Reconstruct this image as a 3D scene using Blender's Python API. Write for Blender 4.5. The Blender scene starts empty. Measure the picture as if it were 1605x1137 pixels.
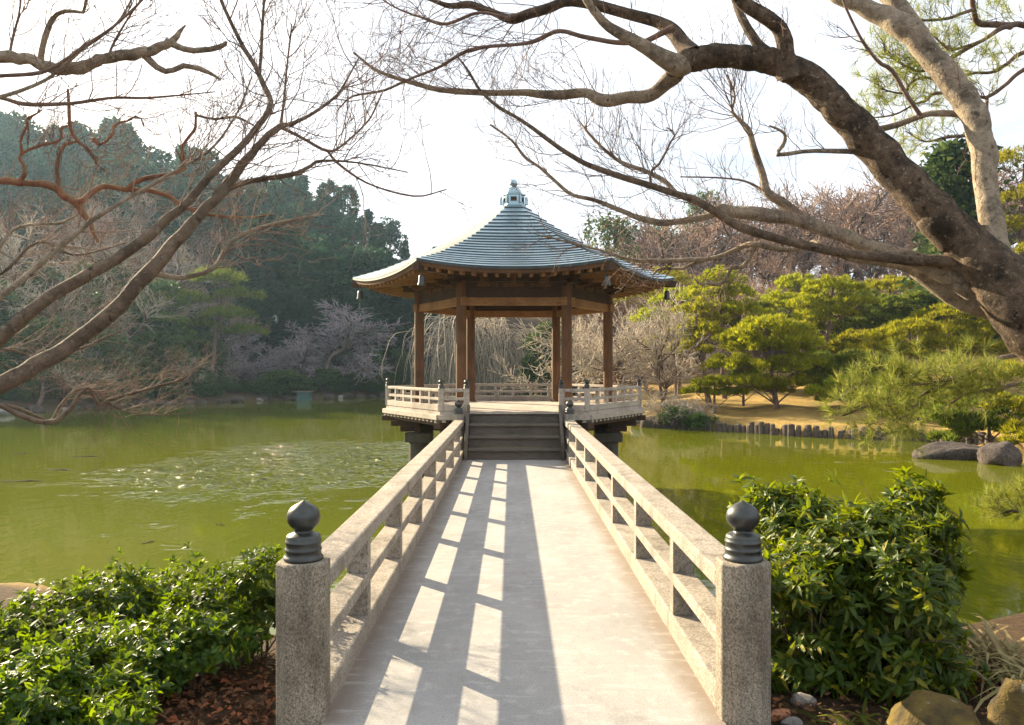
import bpy, math, random
import numpy as np
from mathutils import Vector, noise as mnoise

R = math.radians
SC = bpy.context.scene
COL = SC.collection

# ------------------------------------------------------------------ camera
EYE = 1.6
CX = -0.056
F = 1224.0
cam = bpy.data.objects.new("camera", bpy.data.cameras.new("camera"))
COL.objects.link(cam)
cam.location = (CX, 0, EYE)
cam.rotation_euler = (R(90), 0, 0)
cam.data.sensor_width = 36
cam.data.lens = F / 1605 * 36
cam.data.shift_x = 1.5 / 1605
cam.data.shift_y = 8.5 / 1605
cam.data.clip_start = 0.05
cam.data.clip_end = 2000
SC.camera = cam

# ------------------------------------------------------------------ light
SUN_EL, SUN_AZ = R(23), R(-45)          # azimuth from +Y, negative towards -X
world = bpy.data.worlds.new("World")
SC.world = world
world.use_nodes = True
nt = world.node_tree
bg = nt.nodes["Background"]
sky = nt.nodes.new("ShaderNodeTexSky")
sky.sky_type = 'NISHITA'
sky.sun_disc = False
sky.sun_elevation = SUN_EL
sky.sun_rotation = SUN_AZ
sky.air_density = 1.0
sky.dust_density = 3.0
sky.ozone_density = 1.0
# thin high cloud veil over the sky
tc = nt.nodes.new("ShaderNodeTexCoord")
mp = nt.nodes.new("ShaderNodeMapping")
mp.inputs['Scale'].default_value = (1.6, 1.6, 5.0)
nz = nt.nodes.new("ShaderNodeTexNoise")
nz.inputs['Scale'].default_value = 2.2
nz.inputs['Detail'].default_value = 7
nz.inputs['Roughness'].default_value = 0.6
rp = nt.nodes.new("ShaderNodeValToRGB")
rp.color_ramp.elements[0].position = 0.34
rp.color_ramp.elements[0].color = (0.4, 0.4, 0.4, 1)
rp.color_ramp.elements[1].position = 0.62
rp.color_ramp.elements[1].color = (0.95, 0.95, 0.95, 1)
mx = nt.nodes.new("ShaderNodeMix")
mx.data_type = 'RGBA'
mx.inputs['B'].default_value = (8.2, 8.5, 9.0, 1)
nt.links.new(tc.outputs['Generated'], mp.inputs['Vector'])
nt.links.new(mp.outputs['Vector'], nz.inputs['Vector'])
nt.links.new(nz.outputs['Fac'], rp.inputs['Fac'])
nt.links.new(rp.outputs['Color'], mx.inputs['Factor'])
nt.links.new(sky.outputs['Color'], mx.inputs['A'])
nt.links.new(mx.outputs['Result'], bg.inputs['Color'])
bg.inputs['Strength'].default_value = 0.05

sd = Vector((math.sin(SUN_AZ) * math.cos(SUN_EL), math.cos(SUN_AZ) * math.cos(SUN_EL), math.sin(SUN_EL)))
sl = bpy.data.lights.new("sun", 'SUN')
sl.energy = 5.0
sl.angle = R(0.5)
sl.color = (1.0, 0.83, 0.57)
so = bpy.data.objects.new("sun", sl)
COL.objects.link(so)
so.rotation_euler = sd.to_track_quat('Z', 'Y').to_euler()
so.location = (-30, 40, 60)

SC.view_settings.view_transform = 'Standard'
SC.view_settings.look = 'None'
SC.view_settings.exposure = 1.85
SC.view_settings.gamma = 1.0
SC.cycles.use_denoising = True
SC.cycles.max_bounces = 7
SC.cycles.transmission_bounces = 5
SC.cycles.volume_bounces = 0

# ------------------------------------------------------------------ helpers
def at(px, py, Y):
    """a pixel of the 1605x1137 photograph at distance Y in metres -> world point"""
    return np.array([CX + (px - 801.0) / F * Y, Y, EYE - (py - 577.0) / F * Y])

def tag(o, label=None, cat=None, group=None, kind=None):
    if label: o['label'] = label
    if cat: o['category'] = cat
    if group: o['group'] = group
    if kind: o['kind'] = kind
    return o

def thing(name, label, cat, loc=(0, 0, 0), rz=0.0, group=None):
    o = bpy.data.objects.new(name, None)
    o.empty_display_size = 0.2
    COL.objects.link(o)
    o.location = [float(v) for v in loc]
    o.rotation_euler = (0, 0, rz)
    return tag(o, label, cat, group)

def copy_tree(o, parent=None):
    c = o.copy()
    COL.objects.link(c)
    if parent is not None:
        c.parent = parent
    for ch in list(o.children):
        copy_tree(ch, c)
    return c

class Acc:
    """collects faces, then links them as one mesh object"""
    def __init__(self):
        self.V, self.T, self.Q, self.n = [], [], [], 0
    def add(self, V, T=None, Q=None):
        V = np.asarray(V, float).reshape(-1, 3)
        if T is not None and len(T): self.T.append(np.asarray(T, int).reshape(-1, 3) + self.n)
        if Q is not None and len(Q): self.Q.append(np.asarray(Q, int).reshape(-1, 4) + self.n)
        self.V.append(V)
        self.n += len(V)
        return self
    def box(self, c, s, rz=0.0, taper=1.0):
        x, y, z = s[0] / 2, s[1] / 2, s[2] / 2
        v = np.array([[-x, -y, -z], [x, -y, -z], [x, y, -z], [-x, y, -z],
                      [-x * taper, -y * taper, z], [x * taper, -y * taper, z], [x * taper, y * taper, z], [-x * taper, y * taper, z]])
        ca, sa = math.cos(rz), math.sin(rz)
        v = np.stack([v[:, 0] * ca - v[:, 1] * sa, v[:, 0] * sa + v[:, 1] * ca, v[:, 2]], 1) + np.asarray(c, float)
        return self.add(v, Q=[[0, 3, 2, 1], [4, 5, 6, 7], [0, 1, 5, 4], [1, 2, 6, 5], [2, 3, 7, 6], [3, 0, 4, 7]])
    def beam(self, a, b, w, h):
        """a bar from a to b, w wide (horizontal), h high"""
        a, b = np.asarray(a, float), np.asarray(b, float)
        d = b - a
        s = np.array([-d[1], d[0], 0.0]); L = np.linalg.norm(s)
        s = np.array([1.0, 0, 0]) if L < 1e-6 else s / L
        u = np.cross(d / np.linalg.norm(d), s); 
        if u[2] < 0: u = -u
        v = []
        for p in (a, b):
            for sx, sz in ((-1, -1), (1, -1), (1, 1), (-1, 1)):
                v.append(p + s * sx * w / 2 + u * sz * h / 2)
        return self.add(v, Q=[[0, 1, 2, 3], [7, 6, 5, 4], [0, 4, 5, 1], [1, 5, 6, 2], [2, 6, 7, 3], [3, 7, 4, 0]])
    def lathe(self, c, prof, n=24, rot=0.0):
        prof = np.asarray(prof, float)
        a = np.arange(n) / n * 2 * math.pi + rot
        m = len(prof)
        V = np.stack([np.outer(prof[:, 0], np.cos(a)), np.outer(prof[:, 0], np.sin(a)), np.repeat(prof[:, 1:2], n, 1)], 2).reshape(-1, 3) + np.asarray(c, float)
        i, j = np.meshgrid(np.arange(m - 1), np.arange(n), indexing='ij')
        k = (j + 1) % n
        Q = np.stack([i * n + j, i * n + k, (i + 1) * n + k, (i + 1) * n + j], 2).reshape(-1, 4)
        self.add(V, Q=Q)
        T = []
        for row, flip in ((0, True), (m - 1, False)):
            if prof[row, 0] > 1e-5:
                self.V.append(np.array([[0, 0, prof[row, 1]]]) + np.asarray(c, float)); ci = self.n; self.n += 1
                b = ci - (m * n if row == 0 else m * n + (1 if prof[0, 0] > 1e-5 else 0)) + row * n
                t = [[ci, b + (q + 1) % n, b + q] if flip else [ci, b + q, b + (q + 1) % n] for q in range(n)]
                T += t
        if T: self.T.append(np.array(T))
        return self
    def tubes(self, P, Rd, sides=3, cap=True):
        """P (m, n, 3) m polylines of n points, Rd (m, n) radii"""
        P = np.asarray(P, float); Rd = np.asarray(Rd, float)
        m, n, _ = P.shape
        T = np.gradient(P, axis=1)
        T /= np.maximum(np.linalg.norm(T, axis=2, keepdims=True), 1e-9)
        ov = P[:, -1] - P[:, 0]
        ref = np.zeros((m, 3)); ref[np.arange(m), np.argmin(np.abs(ov), 1)] = 1
        U = np.cross(T, ref[:, None, :]); U /= np.maximum(np.linalg.norm(U, axis=2, keepdims=True), 1e-9)
        W = np.cross(T, U)
        a = np.arange(sides) / sides * 2 * math.pi
        V = P[:, :, None, :] + Rd[:, :, None, None] * (U[:, :, None, :] * np.cos(a)[None, None, :, None] + W[:, :, None, :] * np.sin(a)[None, None, :, None])
        V = V.reshape(-1, 3)
        mi, i, j = np.meshgrid(np.arange(m), np.arange(n - 1), np.arange(sides), indexing='ij')
        k = (j + 1) % sides
        b = mi * n * sides
        Q = np.stack([b + i * sides + j, b + i * sides + k, b + (i + 1) * sides + k, b + (i + 1) * sides + j], 3).reshape(-1, 4)
        return self.add(V, Q=Q)
    def build(self, name, mat, parent=None, origin=(0, 0, 0), smooth=False, bevel=0.0):
        V = np.concatenate(self.V) - np.asarray(origin, float)
        T = np.concatenate(self.T) if self.T else np.zeros((0, 3), int)
        Q = np.concatenate(self.Q) if self.Q else np.zeros((0, 4), int)
        me = bpy.data.meshes.new(name)
        me.vertices.add(len(V)); me.vertices.foreach_set('co', V.astype(np.float32).ravel())
        nl = T.size + Q.size
        me.loops.add(nl); me.loops.foreach_set('vertex_index', np.concatenate([T.ravel(), Q.ravel()]).astype(np.int32))
        me.polygons.add(len(T) + len(Q))
        st = np.concatenate([np.arange(len(T)) * 3, T.size + np.arange(len(Q)) * 4]).astype(np.int32)
        me.polygons.foreach_set('loop_start', st)
        me.polygons.foreach_set('use_smooth', np.full(len(st), smooth))
        me.update(calc_edges=True); me.validate()
        me.materials.append(mat)
        o = bpy.data.objects.new(name, me)
        COL.objects.link(o)
        if parent is not None: o.parent = parent
        else: o.location = [float(v) for v in origin]
        if bevel:
            b = o.modifiers.new('edge', 'BEVEL'); b.width = bevel; b.segments = 2; b.limit_method = 'ANGLE'; b.angle_limit = R(40)
        return o

def resample(pts, n):
    """Catmull-Rom through pts (k, d), n points"""
    P = np.asarray(pts, float)
    if len(P) == 2:
        t = np.linspace(0, 1, n)[:, None]
        return P[0] * (1 - t) + P[1] * t
    E = np.vstack([2 * P[0] - P[1], P, 2 * P[-1] - P[-2]])
    k = len(P) - 1
    u = np.linspace(0, k - 1e-6, n)
    i = u.astype(int); t = (u - i)[:, None]
    a, b, c, d = E[i], E[i + 1], E[i + 2], E[i + 3]
    return 0.5 * (2 * b + (c - a) * t + (2 * a - 5 * b + 4 * c - d) * t ** 2 + (3 * b - a - 3 * c + d) * t ** 3)

def unit(v):
    v = np.asarray(v, float)
    return v / max(np.linalg.norm(v), 1e-9)

# ------------------------------------------------------------------ materials
def newmat(name):
    m = bpy.data.materials.new(name); m.use_nodes = True
    m.node_tree.nodes.clear()
    out = m.node_tree.nodes.new('ShaderNodeOutputMaterial')
    return m, m.node_tree.nodes, m.node_tree.links, out

def nnoise(N, L, vec, scale, detail=5, rough=0.55, dist=0.0):
    n = N.new('ShaderNodeTexNoise')
    n.inputs['Scale'].default_value = scale; n.inputs['Detail'].default_value = detail
    n.inputs['Roughness'].default_value = rough; n.inputs['Distortion'].default_value = dist
    if vec is not None: L.new(vec, n.inputs['Vector'])
    return n.outputs['Fac']

def nramp(N, L, fac, stops):
    r = N.new('ShaderNodeValToRGB')
    el = r.color_ramp.elements
    while len(el) < len(stops): el.new(0.5)
    for e, (p, c) in zip(el, stops):
        e.position = p
        e.color = (*c, 1) if hasattr(c, '__len__') else (c, c, c, 1)
    L.new(fac, r.inputs['Fac'])
    return r.outputs['Color']

def nmix(N, L, fac, a, b, mode='MIX'):
    m = N.new('ShaderNodeMix'); m.data_type = 'RGBA'; m.blend_type = mode
    for key, v in (('Factor', fac), ('A', a), ('B', b)):
        s = m.inputs[key]
        if hasattr(v, 'is_linked') or hasattr(v, 'links'): L.new(v, s)
        elif key == 'Factor': s.default_value = v
        else: s.default_value = (*v, 1)
    return m.outputs['Result']

def nmath(N, L, op, a, b=0.0, c=None, clamp=False):
    m = N.new('ShaderNodeMath'); m.operation = op; m.use_clamp = clamp
    for i, v in enumerate((a, b, c)):
        if v is None: continue
        if hasattr(v, 'links'): L.new(v, m.inputs[i])
        else: m.inputs[i].default_value = v
    return m.outputs[0]

def nbump(N, L, h, strength, dist=0.02, prev=None):
    b = N.new('ShaderNodeBump'); b.inputs['Strength'].default_value = strength; b.inputs['Distance'].default_value = dist
    L.new(h, b.inputs['Height'])
    if prev is not None: L.new(prev, b.inputs['Normal'])
    return b.outputs['Normal']

def nmap(N, L, vec, scale, rot=(0, 0, 0)):
    m = N.new('ShaderNodeMapping'); m.inputs['Scale'].default_value = scale; m.inputs['Rotation'].default_value = rot
    L.new(vec, m.inputs['Vector'])
    return m.outputs['Vector']

def ocoord(N, which='Object'):
    return N.new('ShaderNodeTexCoord').outputs[which]

def principled(N, L, out, col, rough=0.8, normal=None, metal=0.0, spec=0.5):
    p = N.new('ShaderNodeBsdfPrincipled')
    if hasattr(col, 'links'): L.new(col, p.inputs['Base Color'])
    else: p.inputs['Base Color'].default_value = (*col, 1)
    if hasattr(rough, 'links'): L.new(rough, p.inputs['Roughness'])
    else: p.inputs['Roughness'].default_value = rough
    p.inputs['Metallic'].default_value = metal
    p.inputs['Specular IOR Level'].default_value = spec
    if normal is not None: L.new(normal, p.inputs['Normal'])
    L.new(p.outputs[0], out.inputs['Surface'])
    return p

def m_stone(name, light, mid, dark, pit=0.5, spec=0.3, sc=1.0, spk_sc=62):
    m, N, L, out = newmat(name)
    v = ocoord(N)
    big = nnoise(N, L, v, 3.0 * sc, 6, 0.6)
    fine = nnoise(N, L, v, 95 * sc, 3, 0.7)
    spk = nnoise(N, L, nmap(N, L, v, (1, 1, 0.8)), spk_sc * sc, 8, 0.85)
    c = nramp(N, L, big, [(0.3, mid), (0.68, light)])
    wet = nnoise(N, L, nmap(N, L, v, (1, 1, 0.25)), 6.0, 6, 0.7)
    c = nmix(N, L, nramp(N, L, wet, [(0.50, 0.0), (0.68, 0.7)]), c, [k * 0.42 for k in mid])
    c = nmix(N, L, nmath(N, L, 'MULTIPLY', nramp(N, L, spk, [(0.47, 0.0), (0.6, 1.0)]), pit), c, dark)
    c = nmix(N, L, 0.35, c, nramp(N, L, fine, [(0.3, 0.0), (0.7, 1.0)]), 'OVERLAY')
    h = nmath(N, L, 'ADD', fine, nmath(N, L, 'MULTIPLY', spk, 1.4))
    principled(N, L, out, c, 0.9, nbump(N, L, h, 0.55, 0.008 / sc ** 1.5), spec=spec)
    return m

def m_wood(name, c1, c2, dark, axis_scale=(14, 14, 1.2), rough=0.75):
    m, N, L, out = newmat(name)
    v = ocoord(N)
    g = nnoise(N, L, nmap(N, L, v, axis_scale), 3.0, 6, 0.65, 0.4)
    b = nnoise(N, L, v, 1.7, 4)
    c = nramp(N, L, g, [(0.3, c1), (0.7, c2)])
    c = nmix(N, L, nramp(N, L, b, [(0.45, 0.0), (0.75, 0.7)]), c, dark)
    principled(N, L, out, c, rough, nbump(N, L, g, 0.4, 0.01), spec=0.3)
    return m

def m_bark(name, c1, c2, dark, moss=None, scale=9.0, bump=0.7, lichen=None):
    m, N, L, out = newmat(name)
    v = ocoord(N)
    a = nnoise(N, L, v, scale, 8, 0.65, 0.6)
    b = nnoise(N, L, v, scale * 0.28, 4, 0.6)
    f = nnoise(N, L, v, scale * 7, 4, 0.7)
    c = nramp(N, L, a, [(0.32, c1), (0.66, c2)])
    c = nmix(N, L, nramp(N, L, b, [(0.5, 0.0), (0.66, 0.8)]), c, dark)
    c = nmix(N, L, 0.4, c, nramp(N, L, f, [(0.3, 0.15), (0.7, 0.85)]), 'OVERLAY')
    if lichen is not None:
        ln = nnoise(N, L, v, scale * 1.9, 6, 0.75)
        c = nmix(N, L, nramp(N, L, ln, [(0.58, 0.0), (0.64, 0.75)]), c, lichen)
        kn = nnoise(N, L, v, scale * 1.3, 3, 0.6)
        c = nmix(N, L, nramp(N, L, kn, [(0.30, 0.85), (0.40, 0.0)]), c, [q * 0.3 for q in c1])
    if moss is not None:
        geo = N.new('ShaderNodeNewGeometry')
        sx = N.new('ShaderNodeSeparateXYZ'); L.new(geo.outputs['Normal'], sx.inputs[0])
        up = nmath(N, L, 'ADD', sx.outputs['Z'], nmath(N, L, 'MULTIPLY', sx.outputs['X'], 0.6))
        k = nmath(N, L, 'MULTIPLY', nramp(N, L, up, [(0.2, 0.0), (0.75, 1.0)]), nramp(N, L, nnoise(N, L, v, scale * 0.7, 6, 0.7), [(0.42, 0.0), (0.58, 0.9)]))
        c = nmix(N, L, k, c, moss)
    h = nmath(N, L, 'ADD', a, nmath(N, L, 'MULTIPLY', f, 0.35))
    principled(N, L, out, c, 0.85, nbump(N, L, h, bump, 0.03), spec=0.25)
    return m

def m_leaf(name, c1, c2, c3=None, trans=0.4, rough=0.45, spec=0.4, tcol=None):
    """leaf: colour varies leaf by leaf and plant by plant; part of the light passes through"""
    m, N, L, out = newmat(name)
    geo = N.new('ShaderNodeNewGeometry')
    oi = N.new('ShaderNodeObjectInfo')
    c = nramp(N, L, geo.outputs['Random Per Island'], [(0.0, c1), (0.8, c2), (1.0, c3 or c2)])
    hs = N.new('ShaderNodeHueSaturation')
    L.new(c, hs.inputs['Color'])
    L.new(nmath(N, L, 'MULTIPLY_ADD', oi.outputs['Random'], 0.35, 0.82), hs.inputs['Value'])
    L.new(nmath(N, L, 'MULTIPLY_ADD', oi.outputs['Random'], 0.03, 0.485), hs.inputs['Hue'])
    c = hs.outputs['Color']
    p = principled(N, L, out, c, rough, spec=spec)
    t = N.new('ShaderNodeBsdfTranslucent')
    if tcol is None:
        L.new(c, t.inputs['Color'])
    else:
        L.new(nmix(N, L, 0.75, c, tcol), t.inputs['Color'])
    ms = N.new('ShaderNodeMixShader'); ms.inputs[0].default_value = trans
    L.new(p.outputs[0], ms.inputs[1]); L.new(t.outputs[0], ms.inputs[2])
    L.new(ms.outputs[0], out.inputs['Surface'])
    return m

M = {}
M['granite'] = m_stone('weathered granite', (0.42, 0.365, 0.28), (0.20, 0.165, 0.12), (0.045, 0.035, 0.024), 0.9, spk_sc=110)
M['railstone'] = m_stone('pale rail stone', (0.43, 0.38, 0.315), (0.29, 0.25, 0.20), (0.11, 0.088, 0.066), 0.85)
M['pierstone'] = m_stone('shade-darkened pier stone', (0.13, 0.112, 0.09), (0.08, 0.068, 0.054), (0.03, 0.025, 0.02), 0.5)  # shadow under the pavilion put into the pier colour
M['rock'] = m_stone('shore rock', (0.135, 0.105, 0.085), (0.065, 0.052, 0.045), (0.022, 0.018, 0.017), 0.7, sc=0.16)
M['palerock'] = m_stone('pale rock', (0.36, 0.33, 0.30), (0.24, 0.22, 0.20), (0.08, 0.07, 0.065), 0.6, sc=0.3)
M['wood'] = m_wood('brown timber', (0.085, 0.039, 0.017), (0.175, 0.083, 0.034), (0.032, 0.017, 0.010))
M['darkwood'] = m_wood('dark timber', (0.045, 0.024, 0.014), (0.085, 0.046, 0.026), (0.022, 0.013, 0.009), (3, 3, 9))
M['beamwood'] = m_wood('beam timber', (0.20, 0.095, 0.034), (0.36, 0.19, 0.072), (0.11, 0.052, 0.022), (3, 3, 12))
M['greywood'] = m_wood('silvered timber', (0.30, 0.25, 0.20), (0.50, 0.44, 0.37), (0.16, 0.13, 0.10), (5, 5, 9), 0.8)
M['stepwood'] = m_wood('step timber', (0.075, 0.06, 0.048), (0.17, 0.142, 0.115), (0.03, 0.024, 0.019), (1.5, 9, 22), 0.75)

def m_copper():
    m, N, L, out = newmat('verdigris copper')
    v = ocoord(N)
    a = nnoise(N, L, v, 2.2, 6, 0.6); b = nnoise(N, L, nmap(N, L, v, (1, 1, 3)), 9, 5, 0.65)
    c = nramp(N, L, a, [(0.3, (0.26, 0.38, 0.42)), (0.7, (0.42, 0.54, 0.58))])
    c = nmix(N, L, nramp(N, L, b, [(0.5, 0.0), (0.72, 0.6)]), c, (0.24, 0.33, 0.34))
    principled(N, L, out, c, 0.32, nbump(N, L, b, 0.12, 0.01), metal=0.75, spec=0.6)
    return m
M['copper'] = m_copper()
m, N, L, out = newmat('shade-coloured copper edge'); principled(N, L, out, nramp(N, L, nnoise(N, L, ocoord(N), 6, 5), [(0.3, (0.018, 0.026, 0.028)), (0.7, (0.05, 0.068, 0.07))]), 0.6, metal=0.2); M['copper_edge'] = m  # dark colour stands in for the shade under each copper lap

def m_bronze():
    m, N, L, out = newmat('black bronze')
    v = ocoord(N)
    a = nnoise(N, L, v, 14, 6, 0.6)
    c = nramp(N, L, a, [(0.3, (0.035, 0.036, 0.034)), (0.7, (0.085, 0.09, 0.082))])
    principled(N, L, out, c, nramp(N, L, a, [(0.3, 0.32), (0.7, 0.5)]), nbump(N, L, a, 0.1, 0.005), metal=0.55, spec=0.6)
    return m
M['bronze'] = m_bronze()

def m_deck():
    m, N, L, out = newmat('worn concrete deck')
    v = ocoord(N)
    sx = N.new('ShaderNodeSeparateXYZ'); L.new(v, sx.inputs[0])
    big = nnoise(N, L, nmap(N, L, v, (1, 0.5, 1)), 1.6, 6, 0.6)
    mid = nnoise(N, L, v, 9, 6, 0.65)
    fine = nnoise(N, L, v, 120, 3, 0.7)
    c = nramp(N, L, big, [(0.3, (0.26, 0.25, 0.235)), (0.7, (0.37, 0.353, 0.33))])
    c = nmix(N, L, nramp(N, L, mid, [(0.54, 0.0), (0.72, 0.55)]), c, (0.50, 0.475, 0.44))
    c = nmix(N, L, 0.3, c, nramp(N, L, fine, [(0.3, 0.1), (0.7, 0.9)]), 'OVERLAY')
    # dirt that gathers along the kerbs
    ax = nmath(N, L, 'ABSOLUTE', sx.outputs['X'])
    ed = nmath(N, L, 'ADD', ax, nmath(N, L, 'MULTIPLY', nnoise(N, L, nmap(N, L, v, (1, 0.7, 1)), 3.5, 6, 0.7), 0.24))
    c = nmix(N, L, nramp(N, L, ed, [(0.86, 0.0), (1.06, 0.7)]), c, (0.18, 0.125, 0.08))
    # trodden cracks
    ck = nmath(N, L, 'ABSOLUTE', nmath(N, L, 'SUBTRACT', nnoise(N, L, nmap(N, L, v, (1.2, 0.5, 1)), 1.3, 8, 0.6, 0.5), 0.5))
    c = nmix(N, L, nmath(N, L, 'MULTIPLY', nramp(N, L, ck, [(0.0, 1.0), (0.004, 0.0)]), 0.22), c, (0.2, 0.17, 0.14))
    sc = nnoise(N, L, nmap(N, L, v, (2.0, 9.0, 1), (0, 0, R(12))), 1.6, 7, 0.7, 0.6)
    c = nmix(N, L, nramp(N, L, sc, [(0.55, 0.0), (0.70, 0.55)]), c, (0.50, 0.48, 0.45))
    st2 = nnoise(N, L, nmap(N, L, v, (1.0, 0.6, 1)), 4.2, 7, 0.7)
    c = nmix(N, L, nramp(N, L, st2, [(0.55, 0.0), (0.72, 0.45)]), c, (0.20, 0.165, 0.13))
    sp = nnoise(N, L, v, 34, 2, 0.5)
    c = nmix(N, L, nramp(N, L, sp, [(0.70, 0.0), (0.74, 0.6)]), c, (0.22, 0.17, 0.12))
    principled(N, L, out, c, 0.85, nbump(N, L, nmath(N, L, 'ADD', fine, mid), 0.35, 0.006), spec=0.3)
    return m
M['deck'] = m_deck()

def m_ground():
    m, N, L, out = newmat('ground')
    v = ocoord(N)
    at_ = N.new('ShaderNodeAttribute'); at_.attribute_name = 'lawn'
    n1 = nnoise(N, L, v, 0.6, 6, 0.65); n2 = nnoise(N, L, v, 14, 6, 0.7); n3 = nnoise(N, L, v, 60, 3, 0.7)
    gold = nramp(N, L, n1, [(0.3, (0.34, 0.215, 0.06)), (0.55, (0.44, 0.29, 0.09)), (0.75, (0.30, 0.24, 0.06))])
    gp = nnoise(N, L, v, 0.35, 5, 0.65)
    gold = nmix(N, L, nramp(N, L, gp, [(0.48, 0.0), (0.62, 0.75)]), gold, (0.17, 0.13, 0.045))  # shadow patches painted into the dry grass as darker spots
    gold = nmix(N, L, 0.6, gold, nramp(N, L, n2, [(0.3, 0.15), (0.7, 0.85)]), 'OVERLAY')
    soil = nramp(N, L, n2, [(0.3, (0.035, 0.022, 0.013)), (0.55, (0.085, 0.055, 0.03)), (0.72, (0.16, 0.10, 0.05))])
    c = nmix(N, L, at_.outputs['Fac'], soil, gold)
    h = nmath(N, L, 'ADD', n2, n3)
    principled(N, L, out, c, 0.95, nbump(N, L, h, 0.9, 0.05), spec=0.15)
    return m
M['ground'] = m_ground()

def m_water():
    m, N, L, out = newmat('pond water')
    v = ocoord(N)
    n1 = nnoise(N, L, v, 0.05, 4, 0.5)
    c = nramp(N, L, n1, [(0.3, (0.075, 0.095, 0.003)), (0.7, (0.125, 0.128, 0.004))])
    # wind-ruffled patches beside still water
    w = nnoise(N, L, nmap(N, L, v, (0.55, 1.0, 1), (0, 0, R(-12))), 0.11, 4, 0.6, 0.8)
    sx = N.new('ShaderNodeSeparateXYZ'); L.new(v, sx.inputs[0])
    # the breeze comes down the open middle of the pond
    ex = nmath(N, L, 'POWER', nmath(N, L, 'DIVIDE', nmath(N, L, 'ADD', sx.outputs['X'], 6.0), 5.0), 2.0)
    ey = nmath(N, L, 'POWER', nmath(N, L, 'DIVIDE', nmath(N, L, 'ADD', sx.outputs['Y'], -21.5), 8.0), 2.0)
    gust = nmath(N, L, 'SUBTRACT', 1.0, nmath(N, L, 'ADD', ex, ey), clamp=True)
    w2 = nnoise(N, L, nmap(N, L, v, (0.35, 1.0, 1), (0, 0, R(-12))), 0.75, 5, 0.65, 0.5)
    fld = nmath(N, L, 'ADD', nmath(N, L, 'MULTIPLY', w, 0.9), nmath(N, L, 'MULTIPLY', w2, 0.9))
    fld = nmath(N, L, 'ADD', fld, nmath(N, L, 'MULTIPLY', gust, 0.62))
    k = nmath(N, L, 'MAXIMUM', 0.0, nmath(N, L, 'POWER', nmath(N, L, 'DIVIDE', nmath(N, L, 'SUBTRACT', fld, 1.0), 0.42, clamp=True), 1.6))
    r1 = nnoise(N, L, nmap(N, L, v, (1.5, 0.85, 1), (0, 0, R(-8))), 1.7, 2.5, 0.55, 0.4)
    r2 = nnoise(N, L, nmap(N, L, v, (1.5, 0.9, 1), (0, 0, R(12))), 4.6, 2, 0.5)
    pk = nramp(N, L, r1, [(0.50, 0.0), (0.74, 1.0)]); pk2 = nramp(N, L, r2, [(0.48, 0.0), (0.76, 1.0)])
    h = nmath(N, L, 'ADD', nmath(N, L, 'MULTIPLY', nmath(N, L, 'ADD', pk, nmath(N, L, 'MULTIPLY', pk2, 0.35)), k), nmath(N, L, 'MULTIPLY', r1, 0.03))
    b = nbump(N, L, h, 1.0, 0.15)
    p = principled(N, L, out, c, 0.04, b, spec=0.5)
    p.inputs['IOR'].default_value = 1.33
    return m
M['water'] = m_water()

M['bark_big'] = m_bark('grey maple bark', (0.052, 0.034, 0.021), (0.18, 0.125, 0.08), (0.020, 0.014, 0.009), moss=(0.010, 0.011, 0.006), scale=15, bump=1.0, lichen=(0.30, 0.25, 0.17))
M['bark_pale'] = m_bark('pale maple bark', (0.22, 0.17, 0.115), (0.42, 0.34, 0.24), (0.09, 0.066, 0.045), scale=18, bump=1.0, lichen=(0.50, 0.44, 0.34))
M['bark_twig'] = m_bark('twig bark', (0.15, 0.095, 0.07), (0.26, 0.175, 0.13), (0.10, 0.06, 0.045), scale=20)
M['bark_brown'] = m_bark('brown maple bark', (0.090, 0.063, 0.041), (0.19, 0.136, 0.09), (0.05, 0.034, 0.023), scale=16, lichen=(0.26, 0.22, 0.16))
M['bark_red'] = m_bark('reddish lichened bark', (0.19, 0.075, 0.042), (0.33, 0.16, 0.085), (0.085, 0.035, 0.022), moss=(0.22, 0.20, 0.09), scale=14)
M['bark_pine'] = m_bark('pine bark', (0.10, 0.065, 0.05), (0.22, 0.145, 0.11), (0.04, 0.026, 0.02), scale=16)
M['bark_far'] = m_bark('far trunk bark', (0.06, 0.045, 0.035), (0.13, 0.10, 0.08), (0.035, 0.025, 0.02), scale=3)
M['twig_lilac'] = m_bark('lilac grey twigs', (0.23, 0.185, 0.20), (0.36, 0.30, 0.32), (0.18, 0.14, 0.15), scale=1)
M['twig_brown'] = m_bark('russet twigs', (0.24, 0.16, 0.12), (0.38, 0.265, 0.20), (0.18, 0.12, 0.09), scale=1)
M['twig_grey'] = m_bark('straw grey twigs', (0.33, 0.27, 0.20), (0.50, 0.42, 0.32), (0.25, 0.20, 0.15), scale=1)

M['cedar'] = m_leaf('cedar foliage', (0.013, 0.040, 0.020), (0.034, 0.080, 0.030), trans=0.25, rough=0.7, spec=0.15)
M['evergreen'] = m_leaf('evergreen foliage', (0.035, 0.065, 0.018), (0.085, 0.13, 0.03), (0.12, 0.15, 0.04), trans=0.3, rough=0.6, spec=0.2)
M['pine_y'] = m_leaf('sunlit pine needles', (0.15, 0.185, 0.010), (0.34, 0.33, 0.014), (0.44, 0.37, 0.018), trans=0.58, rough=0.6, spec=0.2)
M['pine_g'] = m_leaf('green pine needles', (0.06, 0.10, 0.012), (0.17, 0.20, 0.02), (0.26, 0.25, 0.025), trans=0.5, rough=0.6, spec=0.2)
M['needle'] = m_leaf('near pine needles', (0.13, 0.18, 0.025), (0.32, 0.34, 0.05), (0.42, 0.36, 0.09), trans=0.5, rough=0.5, spec=0.3)
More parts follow.
